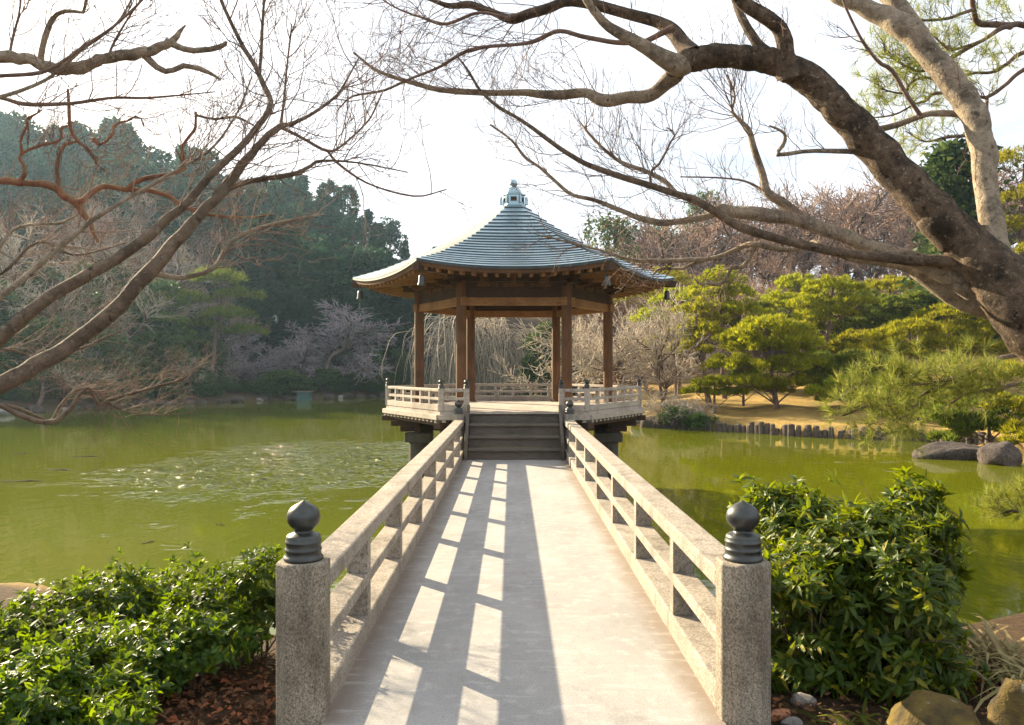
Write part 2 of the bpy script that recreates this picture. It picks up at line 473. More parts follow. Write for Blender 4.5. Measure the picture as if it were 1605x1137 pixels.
M['leaf_l'] = m_leaf('glossy hedge leaves', (0.012, 0.032, 0.003), (0.05, 0.10, 0.006), (0.22, 0.20, 0.012), trans=0.34, rough=0.48, spec=0.28, tcol=(0.32, 0.46, 0.004))
M['leaf_r'] = m_leaf('glossy shrub leaves', (0.014, 0.032, 0.003), (0.055, 0.095, 0.006), (0.26, 0.21, 0.014), trans=0.34, rough=0.48, spec=0.3, tcol=(0.40, 0.48, 0.004))
M['dry'] = m_leaf('dead leaves', (0.09, 0.045, 0.022), (0.26, 0.135, 0.06), (0.40, 0.15, 0.05), trans=0.25, rough=0.7, spec=0.2)
M['straw'] = m_leaf('dry blades', (0.30, 0.24, 0.10), (0.46, 0.38, 0.18), (0.22, 0.24, 0.07), trans=0.35, rough=0.6, spec=0.2)

# ------------------------------------------------------------------ ground, pond
WATER_Z = -1.0
SHORE = np.array([(-60, 30), (-34, 36), (-28.5, 43.6), (-24.7, 54.9), (-18.9, 62.4), (-11.6, 70.7), (-4, 69), (0.5, 58), (3.2, 45), (5.0, 35.5),
                  (9.1, 31.8), (10.8, 29.6), (14.7, 27.6), (16.2, 24.5), (14.2, 20.0), (12.0, 15.5), (9.5, 11.5), (6.5, 8.6), (3.5, 7.2), (0, 6.6),
                  (-3.0, 7.4), (-5.0, 8.75), (-6.2, 8.6), (-9, 9.6), (-18, 12), (-40, 16), (-60, 20)], float)

def shore_dist(x, y):
    """distance to the shoreline, negative over the pond"""
    x, y = np.atleast_1d(np.asarray(x, float)), np.atleast_1d(np.asarray(y, float))
    d2 = np.full(x.shape, 1e18); ins = np.zeros(x.shape, bool)
    for (ax, ay), (bx_, by_) in zip(SHORE, np.roll(SHORE, -1, 0)):
        ex, ey = bx_ - ax, by_ - ay
        t = np.clip(((x - ax) * ex + (y - ay) * ey) / (ex * ex + ey * ey), 0, 1)
        d2 = np.minimum(d2, (x - ax - t * ex) ** 2 + (y - ay - t * ey) ** 2)
        c = (ay > y) != (by_ > y)
        with np.errstate(divide='ignore', invalid='ignore'):
            ins ^= c & (x < (bx_ - ax) * (y - ay) / (by_ - ay if by_ != ay else 1e-9) + ax)
    d = np.sqrt(d2)
    return np.where(ins, -d, d)

def sstep(t): 
    t = np.clip(t, 0, 1); return t * t * (3 - 2 * t)

def ground(x, y):
    x = np.atleast_1d(np.asarray(x, float)); y = np.atleast_1d(np.asarray(y, float))
    d = shore_dist(x, y)
    far = sstep((y - 14) / 12)
    right = sstep((x + 2 - (y - 40) * 0.12) / 8)
    dd = np.maximum(d, 0)
    hl = 0.35 * sstep(d / 0.6) + 0.10 * dd + 0.36 * np.maximum(dd - 9, 0)
    hl = np.where(hl > 13, 13 + 6 * np.tanh((hl - 13) / 12), hl)
    hr = 0.42 * sstep(d / 0.35) + 0.085 * dd + 0.15 * np.maximum(dd - 14, 0)
    hr = hr + 0.12 * np.maximum(dd - 26, 0)
    hr = np.where(hr > 11, 11 + 5 * np.tanh((hr - 11) / 8), hr)
    hn = 0.30 * sstep(d / 0.5) + 0.62 * sstep(d / 3.0)
    h = hn * (1 - far) + (hl * (1 - right) + hr * right) * far
    bumps = 0.10 * np.sin(x * 1.3 + 0.5 * y) * np.sin(y * 0.9 - 0.4 * x) * sstep(dd / 3) * (0.3 + 0.7 * far)
    return np.where(d > 0, WATER_Z + h + bumps, WATER_Z - np.minimum(1.4, 0.55 * -d))

def gz(x, y):
    return float(ground(x, y)[0])

def axis(lo, hi, fine_lo, fine_hi, df, dc):
    a = list(np.arange(fine_lo, fine_hi + 1e-6, df))
    v = fine_hi; s = df
    while v < hi:
        s = min(s * 1.12, dc); v += s; a.append(v)
    v = fine_lo; s = df; b = []
    while v > lo:
        s = min(s * 1.12, dc); v -= s; b.append(v)
    return np.array(b[::-1] + a)

gx = axis(-420, 420, -14, 20, 0.25, 14); gy = axis(-60, 520, 0, 40, 0.25, 14)
X, Yg = np.meshgrid(gx, gy, indexing='ij')
Z = ground(X.ravel(), Yg.ravel())
nx, ny = X.shape
ii, jj = np.meshgrid(np.arange(nx - 1), np.arange(ny - 1), indexing='ij')
q = np.stack([ii * ny + jj, (ii + 1) * ny + jj, (ii + 1) * ny + jj + 1, ii * ny + jj + 1], 2).reshape(-1, 4)
g = Acc().add(np.stack([X.ravel(), Yg.ravel(), Z], 1), Q=q)
go = g.build('ground', M['ground'], smooth=True)
tag(go, kind='structure')
dsh = shore_dist(X.ravel(), Yg.ravel())
lawn = sstep((X.ravel() - 2) / 4) * sstep((Yg.ravel() - 16) / 5) * sstep((66 - Yg.ravel()) / 14)
lawn = np.maximum(lawn, 0.8 * sstep((9.6 - Yg.ravel()) / 0.4) * sstep((Yg.ravel() - 7.6) / 0.6) * sstep((-3.2 - X.ravel()) / 1.0))
lawn = lawn * (dsh > -0.05)
a_ = go.data.attributes.new('lawn', 'FLOAT', 'POINT'); a_.data.foreach_set('value', lawn.astype(np.float32))

wa = Acc().add([(-75, 4, WATER_Z), (40, 4, WATER_Z), (40, 80, WATER_Z), (-75, 80, WATER_Z)], Q=[[0, 1, 2, 3]])
tag(wa.build('water', M['water']), kind='structure')

# ------------------------------------------------------------------ footbridge
br = thing('footbridge', 'flat concrete footbridge deck leading to the pavilion steps', 'footbridge', (0, 3, 0))
o_ = (0, 3, 0)
Acc().box((0, 5.2, -0.12), (1.82, 17.0, 0.24)).build('deck', M['deck'], br, o_)
for sx in (-1, 1):
    Acc().box((sx * 0.78, 8.6, -0.37), (0.22, 9.9, 0.26)).build('girder', M['railstone'], br, o_)
for y in (8.0, 10.9):
    Acc().box((0, y, -0.62), (2.1, 0.3, 0.22)).build('cross_beam', M['railstone'], br, o_)
    for sx in (-1, 1):
        Acc().lathe((sx * 0.75, y, -2.2), [(0.15, 0), (0.14, 1.47)], 14).build('pier', M['railstone'], br, o_)

def post_cap(c, k=1.0, n=32):
    """onion finial on a ribbed collar"""
    p = [(0.086, 0.0), (0.090, 0.006), (0.090, 0.018), (0.084, 0.024), (0.080, 0.034), (0.080, 0.052), (0.083, 0.055), (0.083, 0.062), (0.079, 0.066),
         (0.079, 0.094), (0.082, 0.097), (0.082, 0.104), (0.079, 0.108), (0.078, 0.122), (0.076, 0.132), (0.068, 0.140), (0.050, 0.146), (0.041, 0.153), (0.042, 0.161),
         (0.054, 0.172), (0.066, 0.186), (0.0715, 0.202), (0.070, 0.218), (0.061, 0.233), (0.046, 0.245), (0.028, 0.254), (0.013, 0.261), (0.005, 0.268), (0.0, 0.271)]
    p = [(r, z * 0.84) for r, z in p if z <= 0.141] + [(0.050, 0.1235), (0.042, 0.130), (0.042, 0.138), (0.053, 0.149), (0.066, 0.163), (0.0742, 0.180), (0.0762, 0.197), (0.073, 0.214),
         (0.065, 0.230), (0.052, 0.2435), (0.036, 0.254), (0.019, 0.262), (0.008, 0.268), (0.0, 0.274)]
    return Acc().lathe(c, [(r * k, z * k) for r, z in p], n)

def octpost(c, w, h, ch):
    """square post with broad chamfers and a slightly domed top"""
    a = w / 2; b = a - ch
    ring = np.array([(-b, -a), (b, -a), (a, -b), (a, b), (b, a), (-b, a), (-a, b), (-a, -b)])
    A = Acc(); V = []
    for s, z in ((1, 0), (1, h - 0.012), (0.95, h)):
        V += [(x * s, y * s, z) for x, y in ring]
    V = np.array(V) + np.asarray(c, float)
    Q = [[i * 8 + j, i * 8 + (j + 1) % 8, (i + 1) * 8 + (j + 1) % 8, (i + 1) * 8 + j] for i in range(2) for j in range(8)]
    V = np.vstack([V, np.asarray(c, float) + (0, 0, h)])
    T = [[24, 16 + j, 16 + (j + 1) % 8] for j in range(8)]
    return A.add(V, T, Q)

RY0, RY1 = 3.66, 14.15
for side in (-1, 1):
    nm = 'along the side towards the pavilion roof shadow'
    lab = 'stone railing whose shadow falls across the bridge deck' if side < 0 else 'sunlit stone railing beside the large rhododendron-like shrub'
    ra = thing('stone_railing', lab, 'railing', (side * 1.0, RY0, 0), 0, 'stone railings of the footbridge')
    o_ = (side * 1.0, RY0, 0)
    yc, yl = (RY0 + RY1) / 2, RY1 - RY0
    Acc().box((side * 0.99, yc, 0.615), (0.175, yl, 0.09)).build('top_rail', M['railstone'], ra, o_, bevel=0.012)
    Acc().box((side * 0.975, yc, 0.338), (0.13, yl, 0.07)).build('middle_rail', M['railstone'], ra, o_, bevel=0.008)
    Acc().box((side * 1.022, yc, -0.035), (0.235, yl, 0.31)).build('kerb', M['railstone'], ra, o_, bevel=0.012)
    for i in range(7):
        y = 4.72 + 1.39 * i
        for z0, z1 in ((0.12, 0.303), (0.373, 0.57)):
            Acc().box((side * 0.975, y, (z0 + z1) / 2), (0.125, 0.10, z1 - z0)).build('baluster', M['railstone'], ra, o_, bevel=0.004)
    po = octpost((side * 1.01, 3.59, -0.75), 0.226, 1.47, 0.062).build('post', M['granite'], ra, o_, bevel=0.006)
    post_cap((side * 1.01, 3.59, 0.72)).build('post_cap', M['bronze'], po, o_, smooth=True)
    po = octpost((side * 1.01, 14.2, -0.5), 0.20, 1.26, 0.045).build('post', M['railstone'], ra, o_, bevel=0.006)
    post_cap((side * 1.01, 14.2, 0.76), 0.95).build('post_cap', M['bronze'], po, o_, smooth=True)

# ------------------------------------------------------------------ pavilion
PC = np.array([0.0, 16.8, 0.0])
FLZ = 0.80
pav = thing('garden_pavilion', 'six-sided wooden pavilion with pale green copper roof standing in the pond', 'pavilion', PC)
def pb(acc, name, mat, parent=pav, **kw):
    return acc.build(name, M[mat] if isinstance(mat, str) else mat, parent, PC if parent is pav else PC, **kw)
def hexp(r, k, z=0.0):
    a = R(60 * k)
    return PC + np.array([r * math.cos(a), r * math.sin(a), z])

SR, BR_, ER = 2.03, 2.76, 3.46
# floor slab and its edge
pb(Acc().lathe(PC + (0, 0, FLZ - 0.07), [(BR_ - 0.02, 0), (BR_ - 0.02, 0.07)], 6), 'floor', 'greywood')
for k in range(6):
    a, b = hexp(BR_ + 0.02, k, FLZ - 0.115), hexp(BR_ + 0.02, k + 1, FLZ - 0.115)
    pb(Acc().beam(a, b, 0.10, 0.09), 'edge_board', 'greywood', bevel=0.004)
    a, b = hexp(BR_ - 0.12, k, FLZ - 0.22), hexp(BR_ - 0.12, k + 1, FLZ - 0.22)
    pb(Acc().beam(a, b, 0.10, 0.12), 'edge_beam', 'darkwood', bevel=0.004)
# joist ends under the balcony
J = Acc()
for k in range(6):
    for t in np.linspace(0.04, 0.96, 15):
        p = hexp(BR_ + 0.05, k) * (1 - t) + hexp(BR_ + 0.05, k + 1) * t
        n = unit((p - PC) * (1, 1, 0))
        nn = np.array([math.cos(R(60 * k + 30)), math.sin(R(60 * k + 30)), 0])
        J.beam(p - nn * 0.5 + (0, 0, FLZ - 0.185), p + (0, 0, FLZ - 0.185), 0.07, 0.05)
pb(J, 'joists', 'greywood')
# stepped bracket arms and stone piers under each column
for k in range(6):
    c = hexp(SR, k); n = unit(c - PC)
    t_ = np.array([-n[1], n[0], 0])
    B = Acc()
    for j, (z, l) in enumerate(((0.53, 0.80), (0.41, 0.60), (0.29, 0.40))):
        B.beam(c - n * 0.3 + (0, 0, z), c + n * l + (0, 0, z), 0.15, 0.11)
        B.beam(c - t_ * l * 0.8 + (0, 0, z), c + t_ * l * 0.8 + (0, 0, z), 0.12, 0.1)
    pb(B, 'bracket', 'darkwood', bevel=0.006)
    pb(Acc().box(c + (0, 0, 0.12), (0.56, 0.56, 0.2), R(60 * k)), 'pier_cap', 'pierstone', bevel=0.02)
    pb(Acc().lathe(c + (0, 0, -2.4), [(0.24, 0), (0.22, 2.42)], 18), 'pier', 'pierstone', smooth=False)
for k in range(6):
    pb(Acc().beam(hexp(SR, k, 0.58), hexp(SR, k + 1, 0.58), 0.14, 0.10), 'floor_beam', 'darkwood')
    pb(Acc().beam(hexp(SR, k, 0.32), hexp(SR, k + 3, 0.32), 0.13, 0.12), 'cross_beam', 'darkwood') if k < 3 else None
# columns
for k in range(6):
    c = hexp(SR, k)
    pb(Acc().lathe(c + (0, 0, FLZ), [(0.125, 0), (0.125, 0.03), (0.102, 0.05), (0.100, 2.62)], 20), 'column', 'wood', smooth=False)
# beams round the top
for k in range(6):
    a, b = hexp(SR, k), hexp(SR, k + 1)
    e = unit(b - a)
    pb(Acc().beam(a - e * 0.16 + (0, 0, 2.88), b + e * 0.16 + (0, 0, 2.88), 0.11 if k % 2 else 0.104, 0.155 if k % 2 else 0.150), 'tie_beam', 'beamwood', bevel=0.005)
    pb(Acc().beam(a + e * 0.1 + (0, 0, 3.10), b - e * 0.1 + (0, 0, 3.10), 0.035, 0.30), 'transom_panel', 'darkwood')
    pb(Acc().beam(a - e * 0.2 + (0, 0, 3.335), b + e * 0.2 + (0, 0, 3.335), 0.13 if k % 2 else 0.124, 0.15 if k % 2 else 0.145), 'wall_plate', 'darkwood', bevel=0.005)
    # bracket blocks between plate and eaves
    for t in (0.0, 0.25, 0.5, 0.75):
        p = a * (1 - t) + b * t
        nn = unit(p - PC)
        B = Acc()
        B.beam(p - nn * 0.1 + (0, 0, 3.27), p + nn * 0.34 + (0, 0, 3.27), 0.085, 0.09)
        B.box(p + nn * 0.30 + (0, 0, 3.35), (0.12, 0.12, 0.075), math.atan2(nn[1], nn[0]), 1.2)
        B.beam(p - e * 0.2 + (0, 0, 3.2), p + e * 0.2 + (0, 0, 3.2), 0.08, 0.07)
        pb(B, 'bracket', 'wood' if t else 'darkwood', bevel=0.004)
    pb(Acc().beam(a * 1 + unit(a - PC) * 0.36 + (0, 0, 3.42), b + unit(b - PC) * 0.36 + (0, 0, 3.42), 0.09, 0.09), 'eave_purlin', 'wood')
pb(Acc().lathe(PC + (0, 0, 3.42), [(SR + 0.1, 0), (SR + 0.1, 0.03)], 6), 'ceiling', 'darkwood')

# roof: stepped courses of copper, hips swept up at the eaves
HIP_R = [0.22, 0.55, 0.9, 1.58, 2.03, 2.75, 3.46]
HIP_Z = [5.10, 4.85, 4.62, 4.225, 4.02, 3.73, 3.535]
def roofz(r, t):
    z = np.interp(r, HIP_R, HIP_Z)
    return z - 0.15 * (r / ER) ** 3 * (1 - np.abs(2 * t - 1) ** 2.2)
def roof_ring(r, dz, m=14):
    P = []
    for k in range(6):
        a, b = hexp(r, k), hexp(r, k + 1)
        for i in range(m):
            t = i / m
            p = a * (1 - t) + b * t
            p[2] = float(roofz(r, t)) + dz
            P.append(p)
    return np.array(P)
nC = 21
# smooth the hip profile
from_r = np.linspace(0.22, ER, 200)
HZ = np.interp(from_r, HIP_R, HIP_Z)
for _ in range(60):
    HZ[1:-1] = 0.25 * HZ[:-2] + 0.5 * HZ[1:-1] + 0.25 * HZ[2:]
HIP_R, HIP_Z = list(from_r), list(HZ)
rs = 0.22 + (ER - 0.22) * (np.linspace(0, 1, nC + 1) ** 0.96)
lip = 0.055
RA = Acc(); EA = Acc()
def strip(acc, ra, rb):
    m = len(ra)
    acc.add(np.concatenate([ra, rb]), Q=[[j, (j + 1) % m, m + (j + 1) % m, m + j][::-1] for j in range(m)])
for i in range(nC):
    drop = float(roofz(rs[i], 0.5) - roofz(rs[i + 1], 0.5))
    lip = float(np.clip(0.46 * (drop - 0.135 * (rs[i + 1] - rs[i])), 0.009, 0.03))
    strip(RA, roof_ring(rs[i] - (0.02 if i else 0), 0.0), roof_ring(rs[i + 1], lip))
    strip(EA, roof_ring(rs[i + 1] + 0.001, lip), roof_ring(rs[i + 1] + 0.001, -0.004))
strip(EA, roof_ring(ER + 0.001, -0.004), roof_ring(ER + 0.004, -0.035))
strip(RA, roof_ring(ER + 0.004, -0.035), roof_ring(ER - 0.03, -0.04))
m_ = len(roof_ring(1, 0))
roof = pb(RA, 'roof', 'copper')
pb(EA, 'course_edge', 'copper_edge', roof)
# eave fascia, soffit
r0, r1, r2 = roof_ring(ER - 0.03, -0.042), roof_ring(ER - 0.045, -0.125), roof_ring(ER - 0.14, -0.125)
V = np.concatenate([r0, r1, r2])
Q = [[i * m_ + j, i * m_ + (j + 1) % m_, (i + 1) * m_ + (j + 1) % m_, (i + 1) * m_ + j] for i in range(2) for j in range(m_)]
pb(Acc().add(V, Q=Q), 'fascia', 'wood', roof)
sf = []
for k in range(6):
    for i in range(14):
        t = i / 14
        sf.append(hexp(2.0, k) * (1 - t) + hexp(2.0, k + 1) * t + np.array([0, 0, 3.60]))
V = np.concatenate([roof_ring(ER - 0.10, -0.10), np.array(sf)])
Q = [[j, (j + 1) % m_, m_ + (j + 1) % m_, m_ + j] for j in range(m_)]
pb(Acc().add(V, Q=Q), 'soffit', 'beamwood', roof)
# rafters, fanned parallel on every face
for k in range(6):
    nn = np.array([math.cos(R(60 * k + 30)), math.sin(R(60 * k + 30)), 0])
    a, b = hexp(ER - 0.10, k), hexp(ER - 0.10, k + 1)
    for i in range(16):
        t = (i + 0.5) / 16
        p = a * (1 - t) + b * t
        p[2] = float(roofz(ER - 0.1, t)) - 0.165
        off = abs(t - 0.5) * 3.36
        back = max(0.3, min(1.3, (3.0 - off * 1.732) if off > 0.95 else 1.3))
        qd = p - nn * back; qd[2] = p[2] + back * 0.10
        pb(Acc().beam(qd, p, 0.055, 0.065), 'rafter', 'beamwood', roof)
for k in range(6):
    n = unit(hexp(1, k) - PC)
    pb(Acc().beam(hexp(1.9, k, 3.44), hexp(ER + 0.02, k, 3.395), 0.12, 0.13), 'hip_rafter', 'darkwood', roof, bevel=0.005)
# finial
zt = 5.10
fin = pb(Acc().lathe(PC + (0, 0, zt - 0.06), [(0.27, 0), (0.27, 0.06), (0.23, 0.07), (0.23, 0.25), (0.265, 0.26), (0.265, 0.285), (0.17, 0.30)], 6), 'finial', 'copper', roof)
for k in range(6):
    nn = np.array([math.cos(R(60 * k + 30)), math.sin(R(60 * k + 30)), 0])
    pb(Acc().box(PC + nn * 0.205 + (0, 0, zt + 0.10), (0.012, 0.13, 0.09), R(60 * k + 30)), 'finial_opening_shade', 'darkwood', fin)  # dark plate painted in place of a shaded opening
    c = hexp(0.275, k, zt + 0.09)
    pb(Acc().box(c, (0.08, 0.045, 0.17), R(60 * k), 0.7), 'finial_ear', 'copper', fin, bevel=0.01)
th = np.linspace(0, 1, 10)
dome = [(0.175 * math.cos(t * 1.35), 0.165 * math.sin(t * 1.35) / math.sin(1.35)) for t in th]
pb(Acc().lathe(PC + (0, 0, zt + 0.235), dome, 24), 'finial_dome', 'copper', fin, smooth=True)
ball = [(0.088 * math.sin(t), -0.088 * math.cos(t)) for t in np.linspace(0.25, math.pi, 16)]
pb(Acc().lathe(PC + (0, 0, zt + 0.47), ball, 24), 'finial_ball', 'copper', fin, smooth=True)

# balcony railing
def rail_post(c):
    p = pb(octpost(c, 0.105, 0.42, 0.02), 'railing_post', 'greywood', bevel=0.003)
    post_cap(c + np.array([0, 0, 0.42]), 0.62, 16).build('post_cap', M['bronze'], p, PC, smooth=True)
def rail_run(a, b):
    L = np.linalg.norm(b - a)
    pb(Acc().beam(a + (0, 0, 0.385), b + (0, 0, 0.385), 0.075, 0.06), 'railing_top', 'greywood', bevel=0.012)
    pb(Acc().beam(a + (0, 0, 0.225), b + (0, 0, 0.225), 0.055, 0.05), 'railing_middle', 'greywood', bevel=0.004)
    pb(Acc().beam(a + (0, 0, 0.06), b + (0, 0, 0.06), 0.09, 0.11), 'railing_base', 'greywood', bevel=0.004)
    n = max(1, int(L / 0.42))
    for i in range(1, n):
        c = a + (b - a) * i / n
        for z0, z1 in ((0.115, 0.2), (0.25, 0.355)):
            pb(Acc().box(c + (0, 0, (z0 + z1) / 2), (0.06, 0.06, z1 - z0), math.atan2(*(b - a)[1::-1])), 'baluster', 'greywood')
RB = BR_ - 0.06
corners = [hexp(RB, k, FLZ) for k in range(6)]
for c in corners: rail_post(c)
for k in range(6):
    a, b = corners[k], corners[(k + 1) % 6]
    e = unit(b - a)
    if k == 4:
        for s in (-1, 1):
            p = np.array([s * 0.88, corners[4][1], FLZ]); rail_post(p)
            c = a if a[0] * s > 0 else b
            e2 = unit(c - p)
            rail_run(p + e2 * 0.05, c - e2 * 0.05)
    else:
        rail_run(a + e * 0.05, b - e * 0.05)

# wooden steps between bridge and pavilion
yF = corners[4][1] - 0.06
st = thing('wooden_steps', 'weathered wooden steps from the bridge up to the pavilion floor', 'steps', (0, 13.6, 0))
o_ = (0, 13.6, 0)
nS = 4
yb = [13.58 + (yF + 0.06 - 13.58) * i / (nS - 0.0) for i in range(nS + 1)]
for i in range(nS):
    z1 = FLZ * (i + 1) / nS
    Acc().box((0, yb[i] + 0.035, z1 - FLZ / nS / 2 - 0.024), (1.60, 0.03, FLZ / nS - 0.05)).build('riser', M['stepwood'], st, o_)
    last = i == nS - 1
    Acc().box((0, (yb[i] + yb[i + 1]) / 2 - (0.02 if not last else 0.02), z1 - 0.022 + (0.006 if last else 0)), (1.62, yb[i + 1] - yb[i] + 0.05, 0.045)).build('tread', M['greywood'] if last else M['stepwood'], st, o_, bevel=0.006)
for s in (-1, 1):
    A = Acc()
    prof = [(13.50, 0.0), (13.50, 0.30), (yF - 0.05, FLZ + 0.12), (yF + 0.02, FLZ + 0.12), (yF + 0.02, 0.0)]
    V = [(s * (0.84 + dx), y, z) for dx in (-0.028, 0.028) for y, z in prof]
    A.add(V, T=[[0, 1, 2], [0, 2, 4], [2, 3, 4], [7, 6, 5], [9, 7, 5], [9, 8, 7]], Q=[[i, 5 + i, 5 + (i + 1) % 5, (i + 1) % 5] for i in range(5)])
    A.build('stringer', M['stepwood'], st, o_, bevel=0.004)

# bells hanging from the roof corners
for k, lab in ((3, 'small bronze bell under the eave corner pointing at the wooded hill'), (0, 'small bronze bell under the eave corner nearest the lawn pines'),
               (4, 'bronze bell under the front eave corner on the pond glitter side'), (5, 'bronze bell under the front eave corner touched by bare twigs')):
    c = hexp(ER - 0.16, k, 3.33)
    b = thing('wind_bell', lab, 'bell', c + (0, 0, -0.26), 0, 'wind bells under the roof corners')
    o_ = c + (0, 0, -0.26)
    Acc().lathe(o_, [(0.082, 0), (0.078, 0.02), (0.062, 0.06), (0.058, 0.15), (0.045, 0.185), (0.0, 0.20)], 14).build('bell_body', M['bronze'], b, o_, smooth=True)
    Acc().lathe(o_ + (0, 0, 0.19), [(0.008, 0), (0.008, 0.075)], 6).build('hook', M['bronze'], b, o_)
    Acc().lathe(o_ + (0, 0, -0.06), [(0.006, 0), (0.006, 0.1)], 6).build('clapper', M['bronze'], b, o_)

# ------------------------------------------------------------------ branches and twigs
rng = np.random.default_rng(7)

def rotate_about(d, ang, rg):
    """d turned by ang round a random perpendicular axis"""
    d = unit(d)
    r = rg.normal(size=3); p = unit(r - d * np.dot(r, d))
    return unit(d * math.cos(ang) + p * math.sin(ang))

def twig_paths(p, d, L, r, depth, rg, up=0.15, n=5, wob=0.22, kids=(3, 5), rmin=0.0011, spread=(0.4, 0.95), out=None, shrink=(0.45, 0.75), flat=1.0):
    """recursive twigs; returns list of (points (n,3), radii (n))"""
    if out is None: out = []
    pts = [np.asarray(p, float)]; dd = unit(d); ds = [dd]
    for i in range(n - 1):
        dd = unit(dd + rg.normal(size=3) * wob * (1, 1, flat) + np.array([0, 0, up]) * 0.5)
        pts.append(pts[-1] + dd * L / (n - 1)); ds.append(dd)
    pts = np.array(pts)
    out.append((pts, np.maximum(np.linspace(r, r * 0.35, n), rmin)))
    if depth > 0:
        for _ in range(int(rg.integers(kids[0], kids[1] + 1))):
            t = rg.uniform(0.25, 1.0); i = min(int(t * (n - 1)), n - 2)
            f = t * (n - 1) - i
            q = pts[i] * (1 - f) + pts[i + 1] * f
            twig_paths(q, rotate_about(ds[i] * (1, 1, flat), rg.uniform(*spread), rg), L * rg.uniform(*shrink), r * 0.55, depth - 1, rg, up, n, wob, kids, rmin, spread, out, shrink, flat)
    return out

def paths_to(acc, paths, sides=3):
    if paths:
        acc.tubes(np.array([p for p, _ in paths]), np.array([r for _, r in paths]), sides)

def limb(acc, trace, sides=10, step=0.05, knob=0.10, seed=0, taper_end=True):
    """trace rows: px, py, distance, diameter in photograph pixels -> one knobbly tapering limb; returns points, radii"""
    W = np.array([[*at(px, py, Y), w / 2 / F * Y] for px, py, Y, w in trace])
    L = np.linalg.norm(np.diff(W[:, :3], axis=0), axis=1).sum()
    n = max(6, int(L / step))
    S = resample(W, n)
    P, Rr = S[:, :3], np.maximum(S[:, 3], 0.0015)
    rg = np.random.default_rng(seed + 11)
    j = rg.normal(size=(n, 3)); 
    for _ in range(2): j[1:-1] = (j[:-2] + j[1:-1] + j[2:]) / 3
    P = P + j * np.minimum(Rr * 0.25, 0.012)[:, None]
    k = rg.normal(size=n); k[1:-1] = (k[:-2] + k[1:-1] + k[2:]) / 3
    for _ in range(int(np.clip(np.mean(Rr) / step * 4, 1, 14))): k[1:-1] = (k[:-2] + 2 * k[1:-1] + k[2:]) / 4
    k /= max(np.abs(k).max(), 1e-6)
    Rr = Rr * (1 + knob * 0.8 * k)
    acc.tubes(P[None], Rr[None], sides)
    # knots on thicker limbs
    if sides >= 12:
        Vv = acc.V[-1]
        cen = np.repeat(P, sides, 0); rr = np.repeat(Rr, sides)
        dirs = (Vv - cen) / rr[:, None]
        s = np.array([mnoise.noise(Vector(v * 9.0 + seed)) * 0.5 + mnoise.noise(Vector(v * 24.0)) * 0.22 for v in Vv])
        acc.V[-1] = cen + dirs * (rr * (1 + 0.16 * s))[:, None]
    return P, Rr

def sprout(P, Rr, count, L, rg, r=0.004, depth=2, t0=0.3, up=0.25, bias=(0, 0, 0), kids=(2, 4), ang=(0.5, 1.1), wob=0.2, flat=1.0):
    out = []
    n = len(P)
    for _ in range(count):
        i = int(rg.uniform(t0, 0.99) * (n - 1)); i = min(max(i, 1), n - 2)
        tdir = unit(P[i + 1] - P[i - 1])
        d = unit(rotate_about(tdir, rg.uniform(*ang), rg) + np.asarray(bias, float))
        k = rg.uniform(0.5, 1.15)
        twig_paths(P[i], d, L * k, min(r * (0.7 + 0.5 * k), Rr[i] * 0.8), depth, rg, up, 6, wob, kids, out=out, flat=flat)
    return out

def traced_tree(name, label, cat, base, limbs, mats, twigmat, group=None, seed=1, trunk=0):
    """limbs: dicts tr, sides, tw=(count, length), ... ; limbs[trunk] is the trunk"""
    t = thing(name, label, cat, base, 0, group)
    tw = Acc(); rg = np.random.default_rng(seed)
    any_tw = False
    for i, l in enumerate(limbs):
        A = Acc()
        P, Rr = limb(A, l['tr'], l.get('sides', 8), l.get('step', 0.05), l.get('knob', 0.12), seed * 31 + i)
        A.build('trunk' if i == trunk else 'branch', M[l.get('mat', mats)], t, base, smooth=True)
        if 'tw' in l:
            c, L = l['tw']
            ps = sprout(P, Rr, c, L, rg, l.get('twr', 0.0034), l.get('depth', 2), l.get('t0', 0.3), l.get('up', 0.25), l.get('bias', (0, 0, 0)), l.get('kids', (2, 4)), wob=l.get('wob', 0.2), flat=l.get('flat', 0.8))
            paths_to(tw, ps, 3); any_tw = True
    if any_tw:
        o = tw.build('twigs', M[twigmat], t, base, smooth=True)
        o['kind'] = 'stuff'
    return t

def yw(rows, Y, w=None):
    """(px, py[, w]) rows at distances going from Y[0] to Y[1], widths w[0] to w[1] unless given"""
    n = len(rows); o = []
    for i, r in enumerate(rows):
        f = i / max(1, n - 1)
        o.append((r[0], r[1], Y[0] * (1 - f) + Y[1] * f, r[2] if len(r) > 2 else w[0] * (1 - f) + w[1] * f))
    return o

